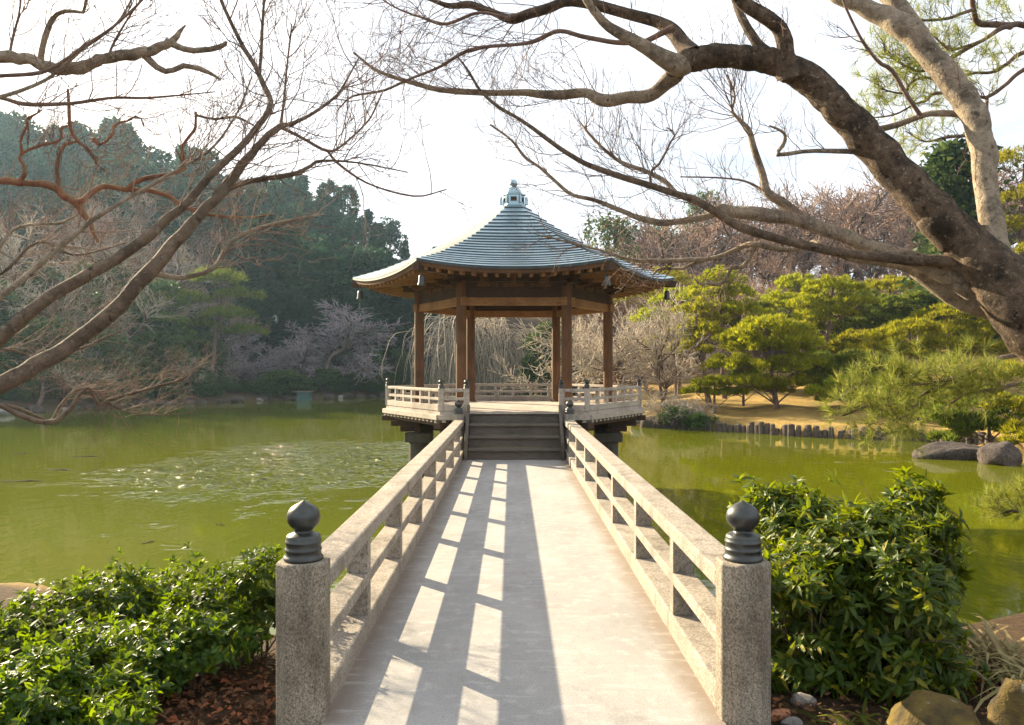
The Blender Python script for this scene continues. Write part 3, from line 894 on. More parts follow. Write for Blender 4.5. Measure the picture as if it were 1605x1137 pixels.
# --- the big leaning maple
big = [
    dict(tr=[(1990, 1030, 4.5, 190), (1930, 840, 4.55, 160), (1830, 700, 4.65, 148), (1722, 590, 4.75, 134), (1615, 488, 4.85, 108), (1536, 405, 4.95, 72), (1472, 342, 5.0, 60), (1397, 262, 5.1, 54),
             (1324, 180, 5.15, 50), (1272, 128, 5.2, 47), (1228, 103, 5.2, 41), (1186, 93, 5.25, 38), (1127, 86, 5.3, 36), (1080, 95, 5.3, 38), (1056, 108, 5.3, 30)], sides=24, step=0.025, knob=0.05, mat='bark_big'),
    dict(tr=yw([(1060, 104, 36), (1054, 118, 27), (1028, 146, 21), (986, 154, 19), (944, 158, 20), (918, 148, 15), (868, 150, 14), (825, 146, 11), (758, 146, 10), (699, 143, 9), (648, 131, 7), (593, 112, 5), (555, 84, 3)], (5.3, 6.3)), sides=10, mat='bark_pale', tw=(34, 0.55), t0=0.35, bias=(-0.3, 0, 0.2)),
    dict(tr=yw([(1072, 100, 38), (1057, 101, 32), (1015, 76, 22), (965, 50, 17), (931, 17, 14), (905, -25, 11)], (5.3, 5.1)), sides=10, mat='bark_pale', tw=(8, 0.5)),
    dict(tr=yw([(1083, 92, 34), (1070, 68, 26), (1050, 45, 22), (1025, 34, 19), (973, 19, 17), (897, 2, 15), (859, 13, 15), (825, 24, 15), (800, 30, 14), (766, 17, 11), (737, 8, 11), (711, 10, 9), (686, 4, 7), (640, -14, 5)], (5.3, 6.0)), sides=10, mat='bark_big', tw=(26, 0.6), t0=0.4, up=-0.1, bias=(-0.3, 0, -0.3)),
    dict(tr=yw([(1052, 46, 12), (1020, 62, 9), (1000, 67, 9), (960, 66, 8), (915, 58, 7), (876, 50, 7), (840, 64, 7), (804, 70, 6), (737, 78, 6), (690, 105, 5), (640, 125, 4), (600, 142, 4), (552, 152, 3), (530, 172, 2)], (5.25, 5.9)), sides=8, mat='bark_twig', tw=(26, 0.55), t0=0.25, up=-0.05),
    dict(tr=yw([(800, 30, 6), (752, 20, 5), (700, 38, 5), (660, 28, 4), (620, 12, 3), (585, -10, 3)], (5.6, 6.1)), sides=6, mat='bark_twig', tw=(16, 0.5), up=-0.2),
    dict(tr=yw([(1236, 126, 36), (1231, 90, 28), (1228, 55, 25), (1203, 34, 24), (1169, 8, 22), (1140, -22, 20)], (5.15, 5.0)), sides=12, step=0.04, mat='bark_big', tw=(6, 0.4)),
    dict(tr=yw([(1222, 98, 24), (1190, 70, 16), (1165, 32, 13), (1148, -8, 11)], (5.25, 5.45)), sides=10, mat='bark_big'),
    dict(tr=yw([(1380, 244, 12), (1340, 238, 9), (1304, 237, 8), (1262, 238, 7), (1219, 243, 7), (1228, 226, 6), (1230, 211, 5), (1220, 203, 4), (1207, 198, 3)], (5.2, 5.0)), sides=8, mat='bark_pale', tw=(5, 0.3)),
    # long dark branch sweeping down towards the pavilion roof
    dict(tr=yw([(1545, 422, 28), (1495, 410, 20), (1441, 407, 17), (1380, 403, 15), (1295, 393, 15), (1219, 376, 14), (1160, 355, 14), (1105, 321, 13), (1080, 312, 12), (1020, 291, 11), (952, 270, 9), (901, 249, 8), (859, 219, 7), (817, 190, 6), (783, 169, 6), (754, 143, 5), (733, 110, 4), (716, 88, 3)], (4.95, 5.9)), sides=10, mat='bark_brown', tw=(36, 0.55), t0=0.2, up=0.35),
    # pale limb behind it
    dict(tr=yw([(1530, 455, 34), (1440, 408, 27), (1359, 386, 24), (1312, 367, 22), (1253, 346, 21), (1203, 337, 22), (1160, 334, 20), (1128, 328, 19), (1108, 340, 11), (1074, 346, 10), (1037, 349, 11), (996, 339, 9), (973, 330, 8), (930, 314, 7), (896, 305, 6), (868, 283, 6), (845, 262, 5), (821, 245, 5), (800, 219, 4), (768, 196, 3)], (5.1, 6.2)), sides=12, mat='bark_pale', tw=(34, 0.5), t0=0.45, up=0.3),
    dict(tr=yw([(1258, 344, 18), (1228, 317, 15), (1203, 300, 14), (1196, 274, 12), (1181, 232, 10), (1175, 207, 9), (1160, 188, 6), (1148, 173, 5), (1152, 150, 4), (1140, 118, 3)], (5.4, 5.7)), sides=10, mat='bark_pale', tw=(24, 0.5), t0=0.5, up=0.3, bias=(-0.2, 0, 0.2)),
    dict(tr=yw([(1196, 300, 6), (1170, 285, 4), (1130, 279, 3), (1066, 277, 2)], (5.5, 5.8)), sides=6, mat='bark_twig', tw=(5, 0.25)),
    dict(tr=yw([(1610, 492, 50), (1530, 478, 34), (1464, 443, 26), (1422, 420, 21), (1385, 413, 15), (1330, 405, 10), (1290, 385, 9), (1274, 380, 8), (1236, 392, 8), (1188, 384, 9), (1168, 385, 8), (1124, 403, 7), (1079, 408, 7), (1033, 409, 7), (998, 409, 6), (971, 403, 5), (937, 392, 4), (884, 378, 3), (850, 369, 2)], (5.15, 6.6)), sides=10, mat='bark_pale', tw=(30, 0.4), t0=0.45, up=0.05),
    dict(tr=yw([(1184, 388, 7), (1177, 400, 7), (1168, 417, 7), (1145, 421, 7), (1138, 436, 6), (1128, 446, 6), (1108, 445, 5), (1097, 446, 5), (1088, 437, 3)], (5.9, 6.0)), sides=8, mat='bark_pale', tw=(5, 0.22), up=-0.1),
    dict(tr=yw([(1112, 405, 6), (1088, 413, 6), (1067, 422, 5), (1040, 420, 5), (1030, 424, 4), (1024, 432, 3)], (6.1, 6.3)), sides=8, mat='bark_pale', tw=(9, 0.25), up=-0.1),
    dict(tr=yw([(1021, 291, 4), (1020, 270, 4), (1035, 255, 4), (1050, 225, 3), (1058, 210, 3), (1045, 200, 2)], (5.5, 5.5)), sides=6, mat='bark_twig', tw=(12, 0.35), up=0.1),
    dict(tr=yw([(1058, 302, 9), (1040, 284, 8), (1010, 268, 7), (975, 255, 6), (950, 237, 5), (925, 212, 5), (912, 195, 3)], (5.45, 5.9)), sides=8, mat='bark_pale', tw=(26, 0.45), t0=0.15, up=0.35),
    # the tall pale fork
    dict(tr=yw([(1690, 560, 80), (1612, 465, 58), (1567, 405, 44), (1551, 338, 38), (1545, 253, 36), (1530, 188, 37), (1506, 145, 38), (1464, 93, 35), (1422, 50, 36), (1380, 22, 30), (1329, 2, 24), (1290, -18, 20)], (4.75, 5.6)), sides=16, step=0.035, mat='bark_pale', tw=(5, 0.3)),
    dict(tr=yw([(1460, 92, 34), (1439, 50, 28), (1405, 8, 26), (1378, -20, 22)], (5.35, 5.6)), sides=12, mat='bark_pale'),
    dict(tr=yw([(1520, 182, 12), (1498, 179, 10), (1470, 179, 10), (1447, 181, 10), (1405, 196, 10), (1367, 207, 9), (1330, 222, 5)], (5.2, 5.5)), sides=8, mat='bark_pale', tw=(4, 0.3)),
    dict(tr=yw([(1444, 182, 8), (1439, 175, 7), (1418, 144, 7), (1397, 110, 7), (1378, 99, 6), (1355, 70, 5), (1340, 42, 4), (1323, 4, 4), (1318, -20, 3)], (5.3, 5.2)), sides=8, mat='bark_twig', tw=(5, 0.3)),
]
traced_tree('bare_maple', 'big leaning bare maple with thick dark mossy limb reaching over the water', 'tree', at(1990, 1030, 4.5), big, 'bark_big', 'bark_twig', seed=3)

# --- the slender maple with two long sweeping limbs
b0 = np.array([-3.3, 3.0, gz(-3.3, 3.0)])
def root_row(p, w): 
    return ((p[0] - CX) / p[1] * F + 801, 577 + (EYE - p[2]) / p[1] * F, p[1], w)
L1 = [
    dict(tr=[root_row(b0 - (0, 0, 0.1), 60)] + yw([(-330, 760, 50), (-180, 676, 40), (0, 604, 28), (62, 573, 27), (123, 532, 25), (185, 480, 24), (236, 424, 23), (279, 372, 20), (312, 338, 16), (340, 310, 16), (363, 283, 15), (389, 246, 13), (415, 220, 11), (439, 198, 9), (459, 194, 6), (495, 175, 5), (529, 148, 4), (549, 115, 3), (562, 92, 2)], (3.2, 4.6)), sides=12, step=0.04, knob=0.06, mat='bark_brown', tw=(20, 0.55), t0=0.55, up=0.35),
    dict(tr=yw([(-180, 672, 34), (-60, 580, 24), (0, 530, 22), (59, 480, 20), (127, 436, 19), (177, 410, 17), (228, 376, 16), (262, 342, 15), (300, 312, 13), (329, 274, 12), (367, 241, 11), (401, 203, 10), (424, 167, 9), (414, 135, 9), (401, 106, 8), (380, 72, 7), (346, 0, 5), (330, -40, 4)], (3.3, 4.4)), sides=10, step=0.04, knob=0.06, mat='bark_brown', tw=(26, 0.5), t0=0.4, up=0.4),
    dict(tr=yw([(407, 116, 6), (409, 85, 5), (411, 55, 5), (414, 0, 4), (416, -25, 3)], (4.25, 4.3)), sides=6, mat='bark_brown', tw=(6, 0.4), up=0.4),
    dict(tr=yw([(439, 199, 5), (445, 160, 4), (450, 100, 3), (455, 60, 3), (457, 38, 2)], (4.4, 4.5)), sides=6, mat='bark_twig', tw=(7, 0.3), up=0.4),
    dict(tr=yw([(440, 199, 6), (480, 220, 5), (512, 236, 5), (533, 231, 4), (575, 192, 3), (590, 165, 3), (602, 140, 2)], (4.4, 4.8)), sides=6, mat='bark_twig', tw=(12, 0.4), up=0.3),
    dict(tr=yw([(512, 236, 4), (532, 258, 4), (581, 290, 3), (652, 308, 3), (700, 297, 2)], (4.55, 4.9)), sides=6, mat='bark_twig', tw=(6, 0.35), up=0.1),
    dict(tr=yw([(350, 303, 9), (372, 290, 8), (401, 283, 8), (460, 274, 7), (485, 262, 5), (502, 253, 5), (557, 255, 3), (640, 270, 2)], (4.0, 4.6)), sides=8, mat='bark_brown', tw=(16, 0.4), up=0.25),
    dict(tr=yw([(238, 428, 10), (262, 433, 8), (291, 435, 8), (334, 422, 7), (350, 395, 6), (367, 376, 6), (401, 359, 5), (450, 346, 4), (507, 336, 2)], (3.75, 4.4)), sides=8, mat='bark_pale', tw=(20, 0.35), up=0.1),
    dict(tr=yw([(-150, 560, 16), (0, 465, 11), (63, 414, 10), (139, 350, 8), (220, 300, 6), (274, 268, 5), (330, 235, 4), (370, 180, 3), (395, 120, 2)], (3.5, 4.6)), sides=8, mat='bark_pale', tw=(22, 0.45), up=0.25),
]
traced_tree('bare_maple', 'slender brown bare maple with two long limbs sweeping up across the wooded hill', 'tree', b0, L1, 'bark_brown', 'bark_twig', seed=5)

# --- the lopped tree whose thick branch ends in stubs against the sky
b1 = np.array([-4.9, 4.6, gz(-4.9, 4.6)])
L2 = [
    dict(tr=[root_row(b1 - (0, 0, 0.1), 70), (-470, 560, 4.7, 55), (-400, 300, 4.75, 42), (-250, 150, 4.8, 30)] + yw([(-90, 100, 22), (0, 90, 19), (42, 92, 17), (84, 108, 17), (120, 107, 19), (150, 98, 17), (169, 91, 17), (211, 84, 16), (245, 76, 14), (268, 66, 11), (280, 52, 7), (291, 40, 3)], (4.8, 5.0)), sides=14, step=0.04, knob=0.14, mat='bark_pale'),
    dict(tr=yw([(262, 66, 11), (280, 75, 10), (300, 81, 9), (334, 78, 8), (350, 72, 8), (354, 66, 5)], (4.98, 4.9)), sides=10, knob=0.2, mat='bark_pale'),
    dict(tr=yw([(226, 84, 11), (236, 96, 10), (253, 110, 9), (270, 110, 8), (291, 103, 8), (318, 110, 7), (334, 117, 5), (346, 126, 3)], (4.95, 5.05)), sides=10, knob=0.2, mat='bark_pale'),
    dict(tr=yw([(62, 96, 11), (66, 75, 9), (72, 51, 9), (84, 27, 7), (106, 17, 6), (131, 19, 5), (136, -20, 4)], (4.9, 4.8)), sides=8, mat='bark_pale', tw=(8, 0.4), up=0.3),
    dict(tr=yw([(-40, 122, 7), (0, 119, 6), (63, 114, 6), (105, 92, 5), (135, 70, 5), (177, 42, 4), (220, 4, 4), (240, -25, 3)], (4.7, 4.9)), sides=8, mat='bark_twig', tw=(12, 0.4), up=0.3),
    dict(tr=yw([(-40, 158, 8), (0, 152, 7), (40, 140, 6), (84, 118, 5), (127, 80, 4), (180, 40, 3), (215, -15, 3)], (4.7, 4.9)), sides=8, mat='bark_pale', tw=(10, 0.4), up=0.3),
    dict(tr=yw([(-60, 140, 8), (0, 154, 7), (42, 163, 7), (106, 163, 6), (169, 154, 5), (220, 154, 4), (280, 150, 3), (338, 144, 2)], (4.8, 5.1)), sides=8, mat='bark_twig', tw=(20, 0.45), up=0.1),
    dict(tr=yw([(168, 92, 4), (180, 65, 4), (200, 30, 3), (232, -15, 3)], (4.9, 4.9)), sides=6, mat='bark_twig', tw=(9, 0.4), up=0.4),
    dict(tr=yw([(14, 92, 4), (20, 60, 4), (30, 20, 3), (34, -20, 3)], (4.85, 4.9)), sides=6, mat='bark_twig', tw=(9, 0.4), up=0.4),
]
traced_tree('lopped_tree', 'lopped bare tree with stubby lichened branch ends against the white sky', 'tree', b1, L2, 'bark_pale', 'bark_twig', seed=8)

# --- the reddish crooked tree
b2 = np.array([-5.8, 5.6, gz(-5.8, 5.6)])
L3 = [
    dict(tr=[root_row(b2 - (0, 0, 0.1), 50), (-440, 600, 5.7, 34), (-330, 380, 5.75, 26), (-150, 295, 5.8, 17)] + yw([(0, 284, 13), (33, 287, 12), (77, 291, 12), (99, 306, 12), (123, 323, 11), (139, 348, 8), (147, 365, 6), (153, 380, 4)], (5.9, 6.0)), sides=12, step=0.04, knob=0.18, mat='bark_red', tw=(6, 0.4)),
    dict(tr=yw([(121, 321, 10), (132, 312, 10), (141, 304, 9), (163, 293, 9), (198, 298, 8), (233, 300, 8), (264, 308, 7), (281, 319, 8), (310, 331, 7), (340, 338, 5), (390, 341, 3), (430, 335, 2)], (5.95, 6.2)), sides=8, knob=0.2, mat='bark_red', tw=(26, 0.4), up=0.1),
    dict(tr=yw([(198, 297, 7), (220, 282, 7), (253, 275, 6), (286, 267, 6), (289, 258, 6), (287, 243, 5), (286, 229, 5), (297, 214, 5), (306, 203, 5), (307, 190, 4), (307, 176, 4)], (6.0, 6.1)), sides=8, knob=0.2, mat='bark_red', tw=(14, 0.35), up=0.1),
    dict(tr=yw([(307, 180, 4), (320, 184, 4), (340, 187, 4), (365, 183, 4), (382, 188, 4), (400, 198, 2)], (6.1, 6.15)), sides=6, mat='bark_brown', tw=(9, 0.4)),
    dict(tr=yw([(95, 302, 6), (92, 285, 6), (89, 264, 6), (95, 238, 5), (103, 226, 5), (123, 222, 4)], (5.95, 6.0)), sides=8, knob=0.2, mat='bark_red', tw=(7, 0.3)),
    dict(tr=yw([(106, 140, 4), (108, 165, 5), (110, 200, 5), (121, 220, 5), (141, 238, 5), (152, 258, 4), (165, 268, 3)], (5.6, 5.9)), sides=8, knob=0.2, mat='bark_red', tw=(9, 0.35)),
    dict(tr=yw([(30, 288, 6), (42, 268, 6), (31, 251, 6), (35, 240, 5), (55, 231, 5), (72, 225, 5), (88, 223, 5), (97, 214, 4), (94, 202, 4), (105, 197, 3)], (5.9, 5.95)), sides=8, knob=0.25, mat='bark_red', tw=(10, 0.3)),
    dict(tr=yw([(34, 242, 5), (32, 216, 4), (43, 201, 4), (42, 187, 5), (55, 180, 3), (66, 172, 2)], (5.9, 5.8)), sides=6, knob=0.25, mat='bark_red', tw=(7, 0.3)),
    dict(tr=yw([(-60, 470, 7), (0, 386, 6), (20, 362, 5), (50, 352, 5), (95, 350, 4), (125, 335, 3)], (5.8, 6.1)), sides=6, knob=0.2, mat='bark_pale', tw=(20, 0.45)),
    dict(tr=yw([(155, 228, 6), (145, 215, 5), (148, 222, 5), (160, 226, 5), (176, 210, 5), (180, 195, 4), (200, 190, 3), (218, 182, 3), (226, 200, 2)], (6.0, 6.1)), sides=6, knob=0.3, mat='bark_red', tw=(9, 0.3)),
]
traced_tree('bare_tree', 'crooked reddish bare tree with lichened elbowed branches beside the slender maple', 'tree', b2, L3, 'bark_red', 'bark_twig', seed=9)

# --- low branches over the water
b3 = np.array([-6.4, 6.4, gz(-6.4, 6.4)])
L4 = [
    dict(tr=[root_row(b3 - (0, 0, 0.1), 40), (-380, 640, 6.4, 22), (-200, 590, 6.4, 14)] + yw([(-60, 615, 9), (0, 636, 8), (41, 655, 8), (80, 662, 8), (107, 645, 7), (125, 618, 6), (140, 609, 5), (156, 634, 5), (173, 626, 5), (230, 610, 4), (284, 595, 3), (308, 575, 2)], (6.3, 7.0)), sides=8, knob=0.18, mat='bark_brown', tw=(30, 0.38), t0=0.35, up=0.2),
    dict(tr=yw([(4, 634, 6), (40, 645, 5), (78, 660, 5), (92, 640, 5), (115, 614, 4), (140, 610, 4), (168, 624, 4), (177, 637, 3), (222, 650, 2), (300, 648, 2)], (6.5, 7.2)), sides=6, knob=0.18, mat='bark_brown', tw=(30, 0.42), t0=0.35, up=0.0),
    dict(tr=yw([(-200, 592, 10), (-80, 560, 7), (0, 548, 5), (70, 560, 4), (130, 545, 3), (190, 520, 2)], (6.4, 7.0)), sides=6, mat='bark_brown', tw=(34, 0.6), t0=0.2, up=0.15),
    dict(tr=yw([(-200, 590, 10), (-100, 480, 7), (0, 430, 5), (60, 380, 4), (120, 400, 3), (200, 380, 2)], (6.4, 7.2)), sides=6, mat='bark_brown', tw=(40, 0.65), t0=0.2, up=0.15),
]
traced_tree('bare_tree', 'low bare tree with twiggy branches drooping over the green pond', 'tree', b3, L4, 'bark_brown', 'bark_twig', seed=12)

# ------------------------------------------------------------------ near pine: branches with needle tufts
def needles(acc, c, d, n, L, w, rg, cone=0.9):
    """a brush of needles round direction d"""
    d = unit(d)
    v = rg.normal(size=(n, 3)) * cone + d * 1.0
    v /= np.linalg.norm(v, axis=1, keepdims=True)
    s = np.cross(v, rg.normal(size=(n, 3))); s /= np.linalg.norm(s, axis=1, keepdims=True)
    LL = L * rg.uniform(0.65, 1.1, (n, 1))
    b = c + d * rg.uniform(-0.35, 0.15, (n, 1)) * L
    V = np.stack([b - s * w, b + s * w, b + v * LL + np.array([0, 0, -0.06]) * LL], 1).reshape(-1, 3)
    acc.add(V, np.arange(n * 3).reshape(-1, 3))

PT = at(1790, 560, 7.4); PT[2] = gz(PT[0], PT[1]) - 0.1
pt = thing('pine_tree', 'near pine with dark crooked branches and feathery needle tufts behind the pale maple fork', 'tree', PT)
ptr = [
    dict(tr=yw([(1760, 560, 14), (1660, 548, 9), (1579, 559, 7), (1509, 585, 7), (1478, 603, 6), (1433, 624, 6), (1402, 635, 5), (1357, 638, 4), (1322, 652, 3)], (7.2, 6.6)), nd=46, dn=1),
    dict(tr=yw([(1540, 574, 6), (1509, 589, 5), (1465, 600, 5), (1427, 604, 4), (1402, 603, 3)], (6.9, 6.7)), nd=26, dn=1),
    dict(tr=yw([(1740, 590, 10), (1604, 601, 7), (1560, 611, 6), (1516, 617, 5), (1480, 640, 3)], (7.0, 6.8)), nd=34, dn=1),
    dict(tr=yw([(1440, 622, 4), (1430, 640, 4), (1400, 660, 3), (1385, 690, 2)], (6.75, 6.5)), nd=24, dn=1),
    dict(tr=yw([(1795, 850, 14), (1700, 830, 8), (1640, 812, 6), (1604, 804, 5), (1585, 801, 4), (1560, 808, 3)], (7.4, 7.8)), nd=38, dn=1),
    dict(tr=yw([(1760, 120, 16), (1680, 60, 12), (1605, 40, 10), (1581, 40, 9), (1538, 38, 9), (1526, 19, 8), (1524, -15, 7)], (7.4, 6.9)), nd=14),
    dict(tr=yw([(1524, 16, 6), (1500, 24, 5), (1481, 30, 5), (1439, 32, 4), (1425, 20, 3)], (6.9, 6.7)), nd=10),
    dict(tr=yw([(1585, 42, 8), (1568, 46, 7), (1538, 65, 6), (1503, 84, 6), (1481, 95, 5), (1450, 100, 4), (1433, 97, 3), (1405, 112, 3)], (7.0, 6.8)), nd=20),
    dict(tr=yw([(1535, 66, 4), (1515, 72, 4), (1490, 78, 4), (1470, 62, 3), (1450, 45, 2)], (6.9, 6.7)), nd=12),
    dict(tr=yw([(1778, 40, 14), (1700, 60, 10), (1605, 82, 7), (1576, 103, 6), (1553, 114, 5), (1528, 114, 4), (1495, 122, 3)], (7.3, 7.0)), nd=16),
    dict(tr=yw([(1778, 30, 14), (1700, 60, 10), (1605, 110, 7), (1574, 135, 6), (1549, 152, 6), (1536, 152, 5), (1470, 146, 5), (1452, 158, 4), (1431, 165, 3), (1405, 179, 3), (1363, 186, 2)], (7.3, 6.6)), nd=34),
    dict(tr=yw([(1548, 154, 5), (1547, 170, 5), (1549, 190, 4), (1551, 205, 3)], (7.15, 7.1)), nd=2),
    dict(tr=yw([(1500, 140, 5), (1452, 122, 4), (1427, 131, 4), (1415, 146, 3), (1380, 140, 2)], (6.9, 6.6)), nd=22),
    dict(tr=yw([(1540, 215, 5), (1510, 214, 4), (1480, 216, 4), (1450, 222, 3), (1420, 206, 2)], (7.1, 6.9)), nd=14),
    dict(tr=yw([(1480, 100, 4), (1440, 112, 4), (1400, 92, 3), (1385, 78, 2)], (6.7, 6.6)), nd=20),
]
rg = np.random.default_rng(21)
A = Acc()
limb(A, [root_row(PT, 90), (1800, 560, 7.4, 62), (1780, 300, 7.4, 46), (1770, 60, 7.4, 32), (1770, -200, 7.4, 20)], 14, 0.06, 0.1, 5)
A.build('trunk', M['bark_pine'], pt, PT, smooth=True)
ND = Acc(); TW = Acc()
for i, l in enumerate(ptr):
    A = Acc()
    P, Rr = limb(A, l['tr'], 8, 0.04, 0.22, 70 + i)
    A.build('branch', M['bark_pine'], pt, PT, smooth=True)
    n = len(P)
    for _ in range(l['nd']):
        k = int(rg.uniform(0.3, 0.995) * (n - 1)); k = max(1, min(k, n - 2))
        d = unit(rotate_about(unit(P[k + 1] - P[k - 1]), rg.uniform(0.4, 1.2), rg) + np.array([0, 0, 0.25]))
        for pts, rr in twig_paths(P[k], d, rg.uniform(0.12, 0.32), 0.004, 1, rg, 0.3, 5, 0.3, (1, 3)):
            TW.tubes(pts[None], rr[None], 3)
            needles(ND, pts[-1], unit(pts[-1] - pts[-2]) + np.array([0, 0, 0.25]), 30 if l.get('dn') else 24, 0.14, 0.0021 if l.get('dn') else 0.0017, rg, 0.75)
TW.build('twigs', M['bark_pine'], pt, PT, smooth=True)['kind'] = 'stuff'
ND.build('needles', M['needle'], pt, PT)['kind'] = 'stuff'

# ------------------------------------------------------------------ leafy shrubs near the bridge
def leaves(acc, base, d, nrm, L, W, fold=0.25, droop=0.2):
    """pointed leaves of 5 points: base, two sides, midrib, tip (all arrays of m rows)"""
    m = len(base)
    s = np.cross(d, nrm); s /= np.maximum(np.linalg.norm(s, axis=1, keepdims=True), 1e-9)
    u = np.cross(s, d)
    L = np.reshape(L, (-1, 1)) * np.ones((m, 1)); W = np.reshape(W, (-1, 1)) * np.ones((m, 1))
    def st(t, w, dz):
        m_ = base + d * L * t + u * L * dz
        return m_ - s * W * w + u * W * fold * w, m_, m_ + s * W * w + u * W * fold * w
    l1, m1, r1 = st(0.32, 0.85, 0.05); l2, m2, r2 = st(0.66, 0.9, -0.35 * droop)
    tip = base + d * L - u * L * droop
    V = np.stack([base, l1, m1, r1, l2, m2, r2, tip], 1).reshape(-1, 3)
    o = np.arange(m)[:, None] * 8
    T = np.stack([o + [0, 2, 1], o + [0, 3, 2], o + [4, 5, 7], o + [5, 6, 7]], 1).reshape(-1, 3)
    Q = np.stack([o + [1, 2, 5, 4], o + [2, 3, 6, 5]], 1).reshape(-1, 4)
    acc.add(V, T, Q)

def rosettes(acc, C, D, per, L, W, rg, open_=0.9, droop=0.2):
    m = len(C)
    C = np.repeat(C, per, 0); D = np.repeat(D, per, 0)
    r = rg.normal(size=C.shape)
    side = r - D * (r * D).sum(1, keepdims=True); side /= np.maximum(np.linalg.norm(side, axis=1, keepdims=True), 1e-9)
    k = rg.uniform(0.35, 1.0, (len(C), 1)) * open_
    d = D * (1.05 - k) + side * k; d /= np.linalg.norm(d, axis=1, keepdims=True)
    n = D - d * (D * d).sum(1, keepdims=True); n += rg.normal(size=n.shape) * 0.15
    n /= np.maximum(np.linalg.norm(n, axis=1, keepdims=True), 1e-9)
    b = C - D * rg.uniform(0, 0.5, (len(C), 1)) * np.mean(L)
    leaves(acc, b, d, n, L * rg.uniform(0.6, 1.15, len(C)), W * rg.uniform(0.7, 1.15, len(C)), 0.25, droop)

def shrub(label, c, rad, top, mat, n, per, L, W, seed, lumps=7, group=None, name='leafy_shrub', droop=0.2, low=0.28, upb=0.5, skirt=0.35):
    """bushy shrub: leaf rosettes over several lumps, bare stems inside"""
    rg = np.random.default_rng(seed)
    c = np.array([c[0], c[1], gz(c[0], c[1])]); h = top - c[2]
    t = thing(name, label, 'shrub', c, 0, group)
    LC = []
    for i in range(lumps):
        a = i / lumps * 2 * math.pi + rg.uniform(-0.4, 0.4); q = rad * rg.uniform(0.25, 0.62)
        if i == 0: q *= 0.2
        lr = rad * rg.uniform(0.34, 0.52)
        z = h - lr * 0.85 - (h * rg.uniform(0.0, skirt) if i else 0)
        LC.append((c + np.array([q * math.cos(a), q * math.sin(a), max(z, lr * 0.45)]), lr))
    Cs, Ds = [], []
    per_l = n // lumps
    for lc, lr in LC:
        v = rg.normal(size=(per_l * 2, 3)); v /= np.linalg.norm(v, axis=1, keepdims=True)
        v = v[v[:, 2] > -0.55][:per_l]
        q = lr * rg.uniform(0.55, 1.06, (len(v), 1)) * (1 + 0.18 * np.sin(v[:, :1] * 5 + seed) * np.sin(v[:, 1:2] * 6))
        p = lc + v * q
        Cs.append(p); Ds.append(v + np.array([0, 0, upb]) + rg.normal(size=v.shape) * 0.25)
    Cs = np.concatenate(Cs); Ds = np.concatenate(Ds); Ds /= np.linalg.norm(Ds, axis=1, keepdims=True)
    k = Cs[:, 2] > c[2] + low * h
    # some shoots stick out
    k2 = rg.random(len(Cs)) < 0.10
    Cs[k2] += (Ds[k2] * 0.6 + np.array([0, 0, 0.5])) * rg.uniform(0.03, 0.14, (k2.sum(), 1))
    F_ = Acc(); rosettes(F_, Cs[k], Ds[k], per, L, W, rg, droop=droop)
    F_.build('foliage', M[mat], t, c)
    S = Acc(); ps = []
    for lc, lr in LC:
        for _ in range(2):
            b = c + rg.normal(size=3) * (0.07, 0.07, 0) - (0, 0, 0.05)
            ps += twig_paths(b, lc - b + rg.normal(size=3) * 0.1, np.linalg.norm(lc - b) * 0.85, 0.009, 1, rg, 0.0, 5, 0.10, (2, 4), 0.002, shrink=(0.25, 0.45))
    paths_to(S, ps, 4)
    S.build('stems', M['bark_brown'], t, c, smooth=True)
    return t

def spx(px, Y): return (CX + (px - 801) / F * Y, Y)
def zpx(py, Y): return EYE - (py - 577) / F * Y
gL = 'glossy shrubs on the pond bank beside the shaded railing'
for lab, px, Y, rad, py, n, seed in (
        ('tall light green shrub touching the shaded railing post', 395, 4.75, 0.50, 870, 760, 41),
        ('glossy shrub at the water edge second from the railing', 290, 5.2, 0.55, 888, 720, 42),
        ('glossy shrub with upright sprigs overhanging the pond edge', 185, 5.1, 0.52, 894, 680, 43),
        ('low dark green shrub between the pond edge and the frame corner', 95, 4.4, 0.50, 966, 680, 44),
        ('outermost dark shrub beside the strip of dry grass', -10, 4.1, 0.50, 985, 660, 45),
        ('shaded shrub just above the red leaf litter', 300, 4.15, 0.44, 965, 650, 46),
        ('spreading shaded shrub in the middle of the clump', 175, 3.95, 0.46, 985, 700, 47),
        ('bluish leaved shrub lowest of the clump', 30, 3.35, 0.42, 1045, 600, 48),
        ('dark shrub beside the red leaf litter nearest the path', 150, 3.3, 0.30, 1090, 380, 49)):
    x, y = spx(px, Y)
    shrub(lab, (x, y), rad, zpx(py, Y), 'leaf_l', n, 8, 0.058, 0.0115, seed, 8, gL)
gR = 'leafy shrubs beside the sunlit railing'
for lab, px, Y, rad, py, n, seed in (
        ('large round shrub with drooping glossy leaves behind the sunlit railing post', 1375, 4.25, 0.54, 800, 1000, 51),
        ('upper yellow green crown of shrub rising against the pond', 1425, 4.75, 0.36, 756, 480, 52),
        ('shrub leaning over the sunlit railing with pale new leaves', 1250, 4.85, 0.37, 765, 560, 53),
        ('smaller shrub filling the gap behind the railing post', 1265, 4.2, 0.34, 872, 380, 54)):
    x, y = spx(px, Y)
    shrub(lab, (x, y), rad, zpx(py, Y), 'leaf_r', int(n * 1.35), 9, 0.085, 0.0125, seed, 11, gR, droop=0.4, low=0.08, skirt=0.72)

